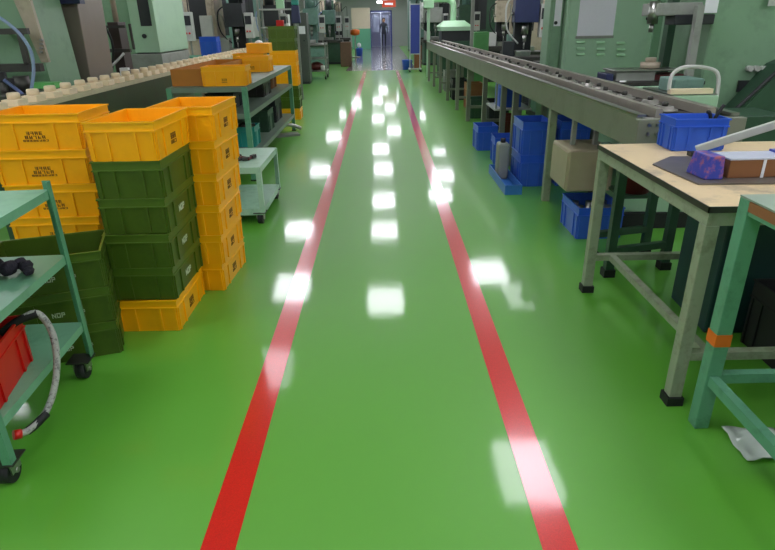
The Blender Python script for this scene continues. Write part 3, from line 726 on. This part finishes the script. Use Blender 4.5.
for y in (1.72, 3.1, 3.7, 4.9, 6.3, 7.6, 9.0, 10.4, 11.8, 13.2):
    for x in (.045, .535):
        MB().box(x-.03, x+.03, y-.03, y+.03, .0, .81).build('leg', GLG if y < 3 else OGR, RC)
    MB().box(.075, .505, y-.015, y+.015, .2, .24).build('cross_bar', OGR, RC)
# workpieces on the conveyor
wp = None
for i in range(44):
    y = .25+.29*i
    if wp is None:
        wp = thing('metal_workpiece', '', 'workpiece', (0, 0, 0)); MB().lathe([(.075, 0), (.075, .012), (.05, .016), (.05, .03), (.02, .03)], 16).build('flange', mat('worn_workpiece_steel', '#8E8C86', .5, .7, var=.3), wp); MB().lathe([(.018, .03), (.018, .05), (.012, .055)], 10).build('hub', DST, wp); o = wp
    else: o = copy_tree(wp)
    ca, sa = math.cos(-ang), math.sin(-ang)
    lx = .27+.04*math.sin(i*1.7)
    o.location = (1.435+lx*ca-y*sa, 3.32+lx*sa+y*ca, .98)
    tag(o, 'round grey metal workpiece lying on the right slat conveyor', 'workpiece', 'metal workpieces on the slat conveyor')
# electrical box hung under the conveyor
t = thing('electrical_box', 'beige enamel electrical box hanging under the near end of the slat conveyor', 'box', (1.53, 4.42, .31))
MB().box(-.17, .17, -.22, .22, 0, .31).build('box_body', BEI, t, bevel=.015)
MB().box(-.176, -.17, -.2, .2, .02, .29).build('cover', BEI, t, bevel=.002)
for q in (-.085, .085): MB().box(q-.015, q+.015, -.02, .02, .31, .499).build('hanger', GPT, t)
# blue bins under the conveyor
BINS = [('deep', 1.58, 4.22, 0, 0, 'blue bin filled with metal cylinders on the floor below the beige box', .34, .42, .24),
        ('tall', 1.46, 5.72, 0, 0, 'lower blue bin of the pair between the conveyor legs', .29, .42, .31),
        ('tall', 1.46, 5.72, .31, 0, 'upper blue bin of the pair between the conveyor legs', .29, .42, .31),
        ('small', 1.30, 7.42, 0, 2, 'farthest blue bin on the floor beside a conveyor leg', .26, .34, .30),
        ('small', 1.38, 6.62, 0, -3, 'blue bin on the floor just behind the low tray', .26, .34, .30),
        ('tall', 1.82, 5.72, 0, 0, 'lower dark blue bin behind the beige box', .34, .42, .32),
        ('tall', 1.82, 5.72, .31, 0, 'upper dark blue bin behind the beige box', .34, .42, .32)]
pr_ = {}
for (k, x, y, z, r, lab, w, dd, h) in BINS:
    if k not in pr_: pr_[k] = o = crate('parts_bin', w, dd, h, BLU, BLUR)
    else: o = copy_tree(pr_[k])
    o.location = (x, y, z); o.rotation_euler.z = R(r); tag(o, lab, 'bin', 'blue bins under the conveyor')
for i in range(9):
    tag(MB().cyl((0, 0, 0), (0, 0, .19), .028, n=12).build('metal_cylinder', STL, loc=(1.48+.11*(i % 3)+.01, 4.10+.12*(i//3), .0075)), 'steel cylinder standing in the blue bin below the beige box', 'cylinder', 'steel cylinders in the blue bin')
t = thing('low_tray', 'low light blue tray on the floor in front of the stacked blue bins', 'tray', (1.21, 5.75, 0))
LB = mat('light_blue_plastic', '#3C78C8', .4)
MB().box(-.07, .07, -.5, .35, 0, .01).build('tray_floor', LB, t)
MB().box(-.08, -.07, -.5, .35, 0, .09).box(.07, .08, -.5, .35, 0, .09).box(-.08, .08, -.51, -.5, 0, .09).box(-.08, .08, .35, .36, 0, .09).build('tray_wall', LB, t)
t = thing('grey_canister', 'grey metal canister standing in the low light blue tray', 'canister', (1.21, 5.85, .011))
MB().box(-.055, .055, -.08, .08, 0, .36).build('canister_body', GPT, t, bevel=.02); MB().cyl((0, 0, .36), (0, 0, .4), .025).build('cap', BLK, t)
t = thing('hanging_shelf', 'thin grey shelf under the conveyor holding a blue bin', 'shelf', (1.6, 7.4, .5))
MB().box(-.25, .2, -.25, .35, 0, .02).build('shelf_board', LGY, t)
for q in (-.23, .17): MB().box(q-.01, q+.01, -.24, -.22, .02, .31).build('hanger', GPT, t)
o = copy_tree(pr_['small']); o.location = (1.56, 7.42, .5205); tag(o, 'blue bin raised on the thin shelf under the conveyor', 'bin', 'blue bins under the conveyor')
for i, (x, y, w_, d_, h_, m_, lab) in enumerate(((1.72, 9.0, .3, .5, .4, DRK, 'black box under the conveyor behind the raised blue bin'), (1.6, 10.1, .28, .5, .3, DGR, 'dark green box under the conveyor midway along it'),
        (1.7, 11.2, .3, .4, .45, BRN, 'brown box under the conveyor midway along it'), (1.6, 12.6, .3, .5, .4, DRK, 'black box under the far half of the conveyor'), (1.6, 14.2, .3, .5, .45, GPT, 'grey box under the far end of the conveyor'),
        (1.75, 8.2, .2, .3, .3, DRD, 'dark red box on the floor under the conveyor'))):
    o = crate('parts_box', w_, d_, h_, m_, m_); o.location = (x, y, 0); tag(o, lab, 'box')
# ------------------------------------------------------------------ near table with plywood top
X0, X1, Y0, Y1, ZT = 1.18, 2.35, 2.0, 3.16, .87
t = thing('work_table', 'steel framed work table with worn plywood top on the right', 'table', (X0, Y0, 0))
WX, WY = X1-X0, Y1-Y0
box(-.005, WX, -.005, WY, ZT-.02, ZT).build('tabletop', PLY, t)
MB().box(-.01, -.005, -.01, WY, ZT-.022, ZT+.001).box(-.01, WX, -.01, -.005, ZT-.022, ZT+.001).build('edge_strip', DST, t)
MB().box(0, .045, 0, WY, ZT-.075, ZT-.02).box(WX-.045, WX, 0, WY, ZT-.075, ZT-.02).box(.045, WX-.045, 0, .045, ZT-.075, ZT-.02).box(.045, WX-.045, WY-.045, WY, ZT-.075, ZT-.02).build('apron', GLG, t)
for x in (.025, WX-.025):
    for y in (.025, WY-.025):
        l = box(x-.026, x+.026, y-.026, y+.026, .04, ZT-.075).build('leg', GLG, t, bevel=.003)
        box(x-.034, x+.034, y-.034, y+.034, 0, .04).build('foot', BLK, l)
MB().box(.051, WX-.051, .005, .045, .215, .25).box(.051, WX-.051, WY-.045, WY-.005, .2, .235).box(.13, .165, .045, WY-.045, .2, .235).build('stretcher', GLG, t)
# things on it
b1 = crate('parts_bin', .275, .2, .16, BLU, BLUR); tag(b1, 'blue plastic box standing on the plywood table', 'box'); b1.location = (1.605, 3.03, ZT+.0015); b1.rotation_euler.z = R(-2)
t = thing('hand_tool', 'black-handled tool sticking out of the blue box on the table', 'tool', (1.70, 3.03, ZT+.06))
MB().tube([(0, 0, -.05), (.01, 0, .08), (.045, 0, .155)], .009).build('tool_handle', BLK, t); MB().tube([(0, 0, .05), (-.02, 0, .115), (-.035, 0, .12)], .009).build('tool_lever', BLK, t)
t = thing('steel_plate', 'dark grey steel plate lying on the plywood under the cartons', 'plate', (1.55, 2.55, ZT+.0015))
MB().prism([(-.27, -.26), (.7, -.3), (.7, .2), (-.15, .25), (-.3, .1)], 'z', 0, .006).build('plate_sheet', mat('grey_plate', '#77716C', .4, .6, var=.2), t)
t = thing('carton', 'blue carton with orange marks at the end of the wrapped brown bar', 'carton', (1.385, 2.41, ZT+.008), R(3))
MB().hexa([(-.058, -.07, 0), (.02, -.07, 0), (.02, .08, 0), (-.058, .08, 0)], [(-.042, -.06, .095), (.018, -.06, .095), (.018, .07, .095), (-.042, .07, .095)]).build('carton_body', mat('carton_blue', '#3440A8', .4, var=.2, scale=30, dirt='#C96A3A', dirt_amt=.8, dirt_scale=22), t, bevel=.005)
t = thing('wrapped_carton_row', 'long row of brown cartons in clear and blue wrap on the table edge', 'carton', (1.43, 2.42, ZT+.008), R(2))
for k in range(5): MB().box(.005+k*.15, .145+k*.15, -.06, .06, 0, .075).build('brown_carton', BRN, t, bevel=.003)
MB().box(0, .76, -.064, .075, .076, .082).build('film_wrap', mat('white_film', '#C9CCE0', .2), t); MB().box(.25, .76, -.066, .07, .083, .092).build('blue_band', mat('carton_blue2', '#4452B8', .3), t)
for k in (1, 3): MB().box(k*.15-.006, k*.15+.006, -.063, -.06, 0, .076).build('white_strap', WHT, t)
t = thing('metal_profile', 'grey metal profile rising from the table to the right edge of the picture', 'metal profile', (1.52, 2.80, ZT+.008))
MB().bar((0, 0, .03), (.62, -.28, .33), .035, .035).build('bar', LGY, t, bevel=.004)
MB().box(-.03, .03, -.02, .02, 0, .02).build('foot', DST, t)
MB().bar((.6, -.25, .31), (.66, .18, 0.0), .025).build('prop', GPT, t)
# under the table
t = thing('steel_locker', 'dark blue-green steel box standing on the floor under the plywood table', 'cabinet', (1.64, 2.6, 0), R(-3))
box(0, .62, 0, .42, .0, .68).build('locker_body', mat('dark_teal_enamel', '#163838', .5, var=.2), t, bevel=.008)
box(.03, .59, -.012, 0, .04, .64).build('locker_door', mat('dark_teal_enamel', '#163838'), t, bevel=.003)
t = thing('frame_stand', 'dark green welded stand on feet behind the plywood table', 'stand', (1.38, 3.35, 0))
for x, y in ((.03, 0), (.43, 0.1), (.03, .3), (.43, .4)):
    l = box(x-.025, x+.025, y-.025, y+.025, .05, .78).build('post', DGR, t); box(x-.035, x+.035, y-.035, y+.035, 0, .05).build('foot', BLK, l)
for (p_, q_) in (((.03, 0, .17), (.43, .1, .17)), ((.03, .3, .17), (.43, .4, .17)), ((.03, 0, .76), (.43, .1, .76))): MB().bar(p_, q_, .04).build('cross_bar', DGR, t)
t = thing('support_arm_bucket_holder', 'x', 'x')
bpy.data.objects.remove(t)
# pale green machine base behind the table
GB = thing('machine_pedestal', 'pale green machine base on black plinth behind the plywood table', 'machine', (2.35, 4.25, 0))
panel_box(GB, 'base_body', -.30, .05, 0, .68, .12, .985, PGR)
panel_box(GB, 'base_foot', -.54, -.30, .02, .66, .12, .74, PGR)
panel_box(GB, 'base_body', .05, .75, .25, .68, .12, .8, DGR)
panel_box(GB, 'plinth', -.55, .78, -.02, .70, 0, .12, BLK, 0)
MB().box(-.29, .04, .02, .5, .985, .995).build('top_plate', STL, GB)
o = MB().box(-.30, .0, .0, .06, .996, 1.03).build('cream_strip', CRM, GB)
MB().box(-.24, -.02, .1, .35, .996, 1.09).build('grey_tray', TEAL, GB, bevel=.01)
pipe(GB, 'hose', [(-.3, .04, 1.02), (-.29, .05, 1.12), (-.2, .08, 1.17), (-.02, .08, 1.16), (.05, .06, 1.1), (.05, .03, .9)], .014, LGY)
t = thing('red_pail', 'dark red pail on a bracket shelf beneath the machine behind the table', 'pail', (1.81, 4.06, .35))
MB().lathe([(.1, 0), (.125, .24), (.13, .25), (.118, .25), (.1, .03)], 18).build('pail_body', DRD, t)
MB().tube([(-.125, 0, .24), (-.09, 0, .34), (0, 0, .38), (.09, 0, .34), (.125, 0, .24)], .005).build('pail_handle', STL, t)
MB().box(-.13, .13, -.13, .17, -.02, -.001).build('bracket_shelf', DGR, GB, loc=(1.81-2.35, 4.06-4.25, .35))
# ------------------------------------------------------------------ near right green bench
t = thing('green_bench', 'green steel bench frame with wooden top at the right edge, nearest the camera', 'bench', (1.215, 1.9, 0))
PX = .85; PY = -.95
def post(x, y): return box(x-.028, x+.028, y-.028, y+.028, 0, .935).build('leg', GST, t, bevel=.003)
lg = post(.028, -.028); post(PX, -.028); post(.028, PY); post(PX, PY)
MB().box(-.002, .058, -.058, .002, .375, .425).build('orange_tape', ORG, lg)
MB().box(.057, PX-.029, -.03, -.004, .885, .934).box(.004, .03, PY+.029, -.057, .885, .934).build('top_frame', GST, t)
MB().box(0, PX+.03, PY-.03, 0, .936, .942).build('steel_top', mat('grey_green_sheet', '#97A99A', .4, .3), t)
MB().box(.0, .004, PY+.03, -.057, .9, .934).build('wood_edge', BRN, t)
MB().box(.056, PX-.028, -.045, -.01, .205, .245).box(.01, .045, PY+.028, -.056, .205, .245).box(.056, PX-.028, -.5, -.46, .205, .245).build('lower_rail', GST, t)
t = thing('plastic_sheet', 'crumpled white plastic sheet on the floor under the green bench', 'sheet', (1.42, 1.74, 0))
gm = MB(); N = 9; vv = []; rnd = random.Random(4)
for i in range(N):
    for j in range(N): vv.append((-.11+.22*i/(N-1), -.09+.18*j/(N-1), .006+.022*rnd.random()))
fs = [(i*N+j, (i+1)*N+j, (i+1)*N+j+1, i*N+j+1) for i in range(N-1) for j in range(N-1)]
sh = gm.add(vv, fs, True).build('sheet_body', mat('white_film2', '#C8D2CC', .15), t); so = sh.modifiers.new('s', 'SOLIDIFY'); so.thickness = .002
t = thing('scrap_bin', 'black scrap bin on the floor in the dark under the two benches', 'bin', (1.95, 2.2, 0))
bpy.data.objects.remove(t)
o = crate('scrap_bin', .5, .4, .34, BLK, BLK); tag(o, 'black scrap bin on the floor in the dark between the two benches', 'bin'); o.location = (2.02, 2.32, 0)
o = crate('scrap_bin', .4, .34, .3, DRK, DRK); tag(o, 'dark grey bin standing on the floor beneath the green bench', 'bin'); o.location = (1.80, 1.64, 0)

# ------------------------------------------------------------------ right machines
# green control cabinet with papers and louvres
Yc = 7.5
x0, x1 = fx(562, 60, Yc), fx(648, 60, Yc)
t, dr_ = cabinet('pale green control cabinet with white papers and louvres behind the conveyor', x0, x1, Yc, Yc+.75, 2.4, PGR)
cx = t.location.x
X0, Z0 = at(576, 36, Yc); X1, Z1 = at(612, 36, Yc)
pp = MB().box(X0-cx, X1-cx, -.026, -.019, Z0, 2.3).build('paper_sheet', mat('ruled_paper', '#E4E2EC', .5, var=.04, scale=60), dr_)
MB().box(X0-cx-.01, X1-cx+.01, -.03, -.018, Z0-.03, Z0).build('paper_tray', GPT, dr_)
for px in (580, 600, 620):
    for py in (42, 48.5, 54):
        X, Z = at(px, py+ (px-580)*.02, Yc)
        MB().prism([(-.018, Z-.014), (-.045, Z-.010), (-.02, Z+.014)], 'x', X-cx-.05, X-cx+.05).build('louvre', LGR, dr_)
# narrow second cabinet left of it (side)
t2, d2 = cabinet('mid green narrow cabinet with a white notice left of the papered cabinet', x0-.17, x0-.01, Yc+.1, Yc+.4, 2.35, MGR)
box(-.03, .05, -.026, -.018, 1.42, 1.95).build('white_notice', WHT, d2)
# grey fixtures on the bench left of press: dark red / grey
x0, z0 = at(618, 90, 4.6); x1, z1 = at(683, 72, 4.6)
t = thing('parts_fixture', 'grey and dark red machine fixture behind the end of the slat conveyor', 'machine', (2.5, 5.95, 0))
bx = lambda nm, p0_, p1_, Y, dd, m, b=.004: (lambda a, c: MB().box(min(a[0], c[0])-2.5, max(a[0], c[0])-2.5, Y-5.95, Y-5.95+dd, min(a[1], c[1]), max(a[1], c[1])).build(nm, m, t, bevel=b))(at(*p0_, Y), at(*p1_, Y))
bx('grey_housing', (614, 92), (656, 70), 5.65, .3, GPT)
bx('red_plate', (645, 90), (684, 74), 5.7, .25, DRD)
bx('top_rail', (614, 72), (684, 69), 5.62, .3, STL)
bx('blue_grey_end', (605, 88), (614, 74), 5.65, .25, NAVY)
c0 = at(652, 68, 5.75); MB().cyl((c0[0]-2.5, -.15, c0[1]), (c0[0]-2.5, -.15, c0[1]+.05), .09).cyl((c0[0]-2.5, -.15, c0[1]+.05), (c0[0]-2.5, -.15, c0[1]+.09), .05).build('round_knob', TAN, t)
c0 = at(621, 86, 5.6); MB().cyl((c0[0]-2.5, -.38, c0[1]-.04), (c0[0]-2.5, -.38, c0[1]+.05), .03).build('white_cap', CPW, t)
MB().box(-.42, .33, -.3, .1, 0, .93).build('fixture_base', DGR, t)
MB().box(-.43, .45, -.45, .12, .93, .96).build('base_top', DST, t)
# right press
PR = thing('press_machine', 'huge green press with vertical guide posts at the upper right corner', 'machine', (3.2, 6.3, 0))
bx2 = lambda nm, p0_, p1_, Y, dd, m, b=.01, par=PR: (lambda a, c: MB().box(min(a[0], c[0])-3.2, max(a[0], c[0])-3.2, Y-6.3, Y-6.3+dd, max(0, min(a[1], c[1])), max(a[1], c[1])).build(nm, m, par, bevel=b))(at(*p0_, Y), at(*p1_, Y))
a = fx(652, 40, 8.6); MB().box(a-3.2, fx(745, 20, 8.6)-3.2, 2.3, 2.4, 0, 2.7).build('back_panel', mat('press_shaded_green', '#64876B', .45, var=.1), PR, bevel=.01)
MB().box(fx(712, 20, 5.6)-3.2, 1.5, -.7, .3, .0, 2.5).build('side_body', MGR, PR, bevel=.02)
for px in (669, 711):
    X = fx(px, 45, 6.0)-3.2; MB().box(X-.035, X+.035, -.3, -.2, .9, 2.3).build('guide_post', DGR, PR)
A, B = at(700, 5, 5.4), at(687, 85, 5.4)
MB().bar((A[0]-3.2, -.9, A[1]), (B[0]-3.2, -.9, B[1]), .06).build('slanted_beam', GPT, PR)
bx2('press_head', (655, 16), (704, 2), 5.5, .3, GPT)
bx2('dark_clamp', (674, 25), (716, 14), 5.48, .2, DRK)
bx2('paper_note', (704, 13), (720, -4), 5.45, .01, WHT, 0)
c0 = at(660, 20, 5.4); MB().cyl((c0[0]-3.2, -.75, c0[1]+.15), (c0[0]-3.2, -.75, c0[1]-.03), .045).cyl((c0[0]-3.2, -.75, c0[1]-.03), (c0[0]-3.2, -.75, c0[1]-.1), .02).build('ram_nozzle', STL, PR)
bx2('nameplate', (768, 6), (780, -4), 5.55, .01, LGY, 0)
for px in (754, 761, 768):
    c0 = at(px, 69, 5.5); MB().cyl((c0[0]-3.2, -.76, c0[1]), (c0[0]-3.2, -.7, c0[1]), .025).build('push_button', LGY, PR)
bx2('dark_slot', (737, 92), (770, 80), 5.57, .02, DRK, 0)
X0, Z0 = at(732, 140, 4.6)
MB().prism([(0, .15), (1.6, .15), (1.6, 1.45), (.75, 1.1)], 'y', -1.0, -.72).build('sloped_guard', DGR, PR, loc=(X0-3.2, 0, 0))
pipe(PR, 'conduit', [(X0-3.2-.02, -1.05, .35), (X0-3.2+.4, -1.05, .78), (X0-3.2+.8, -1.05, 1.22)], .02, DRK)
# pale green pipe machine far right of aisle
Yp = 17.9
t = thing('extractor_hood', 'pale green hood with a thick bent pipe above the far end of the slat conveyor', 'machine', (fx(450, 35, Yp), Yp, 0))
cx = t.location.x
def pxl(px, py, Y=Yp): a = at(px, py, Y); return (a[0]-cx, a[1])
a = pxl(437, 27); b = pxl(471, 27)
MB().hexa([(a[0], -.4, a[1]), (b[0], -.4, a[1]), (b[0], .4, a[1]), (a[0], .4, a[1])], [(a[0]+.18, -.2, a[1]+.16), (b[0]-.22, -.2, a[1]+.16), (b[0]-.22, .2, a[1]+.16), (a[0]+.18, .2, a[1]+.16)]).build('hood', LGR, t, bevel=.01)
MB().box(a[0]+.05, b[0]-.0, -.42, .42, a[1]-.1, a[1]).build('hood_rim', PGR, t)
MB().box(a[0]+.1, b[0], -.35, .35, pxl(440, 41)[1], a[1]-.1).build('dark_bed', DRK, t)
MB().box(a[0]+.05, b[0], -.4, .4, 0, pxl(440, 41)[1]).build('stand_base', DGR, t)
c0 = pxl(453, 22); c1 = pxl(453, 2); c2 = pxl(438, -1)
pipe(t, 'bent_pipe', [(c0[0], 0, a[1]+.14), (c0[0], 0, c1[1]-.1), (c0[0]-.06, 0, c1[1]+.02), (c0[0]-.2, 0, c1[1]+.08), (c2[0]-.15, 0, c1[1]+.08)], .085, LGR)
MB().box(c2[0]-.4, c2[0]-.13, -.2, .2, c1[1]-.15, 2.5).build('blower', LGR, t, bevel=.02)
MB().box(c2[0]-.3, c2[0]-.22, -.05, .05, 0, c1[1]-.15).build('blower_post', PGR, t)
# row of machines behind the right conveyor
rights = [(2.95, 9.9, .8, .8, TEAL, TEAL, 'teal drilling machine with navy motor next to the narrow green cabinet'),
          (2.65, 11.6, .8, .8, DRK, NAVY, 'black and navy drilling machine midway along the right conveyor'),
          (3.1, 13.4, .85, .8, TAN, GPT, 'tan and grey drilling machine midway along the right conveyor'),
          (3.2, 16.4, .85, .8, DRK, TAN, 'dark drilling machine right of the pale green hood'),
          (2.7, 20.2, .85, .8, DGR, DGR, 'dark green drilling machine behind the pale green hood'),
          (2.0, 23.2, .85, .8, DGR, GPT, 'green drilling machine right behind the rolling notice board'),
          (2.0, 26.5, .85, .8, DRK, GPT, 'grey and black drilling machine well past the notice board'),
          (2.1, 31.5, .85, .8, TEAL, LGY, 'farthest grey drilling machine near the doorway on the right'),
          (4.2, 10.8, .9, .8, PGR, LGY, 'light grey headed drilling machine in the second row on the right'),
          (4.4, 14.5, .9, .8, TAN, TAN, 'tan drilling machine in the second row on the right')]
for i, (x, y, w, dd, bm_, hm, lab) in enumerate(rights):
    drill_machine(lab, x, y, w, dd, R((5, -6, 4, -4, 0, 3, 0, -5, 10, -8)[i]), bm_, GPT, hm, seed=20+i, motor=(NAVY, NAVY, TAN, DRK, TEAL, GPT, DRK, LGY, LGY, GPT)[i])
t, d_ = cabinet('bright green low cabinet behind the slat conveyor beside the tan machine', fx(474, 40, 14.6), fx(489, 40, 14.6), 14.6, 15.0, fz(480, 32, 14.6), mat('bright_mid_green', '#5C9C5E', .45))
MB().box(-.035, .035, -.035, .035, 0, 3.14).build('post_pillar', GPT, loc=(fx(472, 30, 14.3), 14.3, 0))
tag(bpy.data.objects['post_pillar'], 'thin grey upright post behind the slat conveyor reaching to the ceiling', 'post')
# overhead tan duct
t = tag(MB().box(2.2, 4.4, 12.9, 13.3, 1.95, 2.4).build('cable_duct', TAN), 'tan overhead duct spanning the machines on the right', 'duct')
t.location = (0, 4.4, .1)
# notice board on casters
Yb = 20.0
xa, xb = fx(409.5, 40, Yb), fx(420.5, 40, Yb)
t = thing('notice_board', 'tall blue rolling notice board with silver frame on the right of the aisle', 'notice board', ((xa+xb)/2, Yb, 0), 0)
w = (xb-xa)/2
MB().box(-w+.03, w-.03, -.015, .015, .55, 1.98).build('blue_panel', mat('board_blue', '#2F3F90', .6), t)
MB().box(-w, -w+.03, -.02, .02, .1, 2.08).box(w-.03, w, -.02, .02, .1, 2.08).box(-w+.03, w-.03, -.02, .02, .52, .55).box(-w+.03, w-.03, -.02, .02, 1.98, 2.01).build('frame', ALU, t)
MB().box(-w-.03, -w+.03, -.3, .3, .06, .1).box(w-.03, w+.03, -.3, .3, .06, .1).box(-w+.03, w-.03, -.02, .02, .06, .1).build('base_bar', ALU, t)
for sx in (-w, w):
    for sy in (-.27, .27): MB().cyl((sx-.02, sy, .03), (sx+.02, sy, .03), .03, n=14).build('wheel', BLK, t)
X = fx(410, 62, 21)
tag(MB().lathe([(.15, 0), (.18, .3), (.185, .31), (.17, .31), (.14, .02)], 14).build('blue_bucket', BLU, loc=(X-.1, 20.9, 0)), 'blue bucket on the floor behind the rolling notice board', 'bucket')
tag(MB().box(-.12, .12, -.12, .12, 0, .75).build('storage_box', BRN, loc=(X+.28, 21.3, 0), bevel=.01), 'brown upright box on the floor behind the notice board', 'box')

# ------------------------------------------------------------------ person in the far doorway
def person(x, y):
    t = bpy.data.objects.new('person', None); COL.objects.link(t); t.location = (x, y, 0)
    tag(t, 'distant person in dark workwear walking in front of the far doorway', 'person')
    V = [(0, 0, .92), (0, 0, 1.12), (0, .0, 1.36), (0, .0, 1.46), (0, -.01, 1.56), (0, -.01, 1.68),
         (-.1, 0, .86), (-.11, -.08, .48), (-.11, .02, .08), (-.11, -.1, .04), (.1, 0, .86), (.1, .1, .48), (.1, .16, .1), (.1, .06, .05),
         (-.17, 0, 1.36), (-.23, .03, 1.1), (-.24, -.04, .88), (-.24, -.06, .8), (.17, 0, 1.36), (.23, -.03, 1.1), (.25, -.1, .9), (.25, -.13, .82)]
    E = [(0, 1), (1, 2), (2, 3), (3, 4), (4, 5), (0, 6), (6, 7), (7, 8), (8, 9), (0, 10), (10, 11), (11, 12), (12, 13), (2, 14), (14, 15), (15, 16), (16, 17), (2, 18), (18, 19), (19, 20), (20, 21)]
    rad = [.13, .125, .13, .055, .08, .085, .09, .06, .045, .04, .09, .06, .045, .04, .06, .045, .035, .03, .06, .045, .035, .03]
    me = bpy.data.meshes.new('body'); me.from_pydata(V, E, [])
    o = bpy.data.objects.new('body', me); COL.objects.link(o); o.parent = t
    me.materials.append(CLD)
    o.modifiers.new('skin', 'SKIN')
    for i, r in enumerate(rad): me.skin_vertices[0].data[i].radius = (r, r*.8)
    me.skin_vertices[0].data[0].use_root = True
    ss = o.modifiers.new('sub', 'SUBSURF'); ss.levels = ss.render_levels = 2
    MB().lathe([(.03, 1.46), (.075, 1.5), (.092, 1.58), (.088, 1.68), (.05, 1.745), (.005, 1.76)], 16, (0, -.01, 0)).build('face_skin', SKIN, t)
    MB().lathe([(.096, 1.6), (.1, 1.68), (.06, 1.76), (.004, 1.775)], 16, (0, .002, 0)).build('hair', HAIR, t)
person(fx(384, 43, 40.8), 40.8)

# ------------------------------------------------------------------ render look
S.view_settings.view_transform = 'Standard'; S.view_settings.look = 'None'; S.view_settings.gamma = 1; S.view_settings.use_curve_mapping = False
S.view_settings.exposure = .4
w = bpy.data.worlds.new('world'); S.world = w; w.use_nodes = True
w.node_tree.nodes['Background'].inputs[0].default_value = (.5, .55, .6, 1); w.node_tree.nodes['Background'].inputs[1].default_value = .1
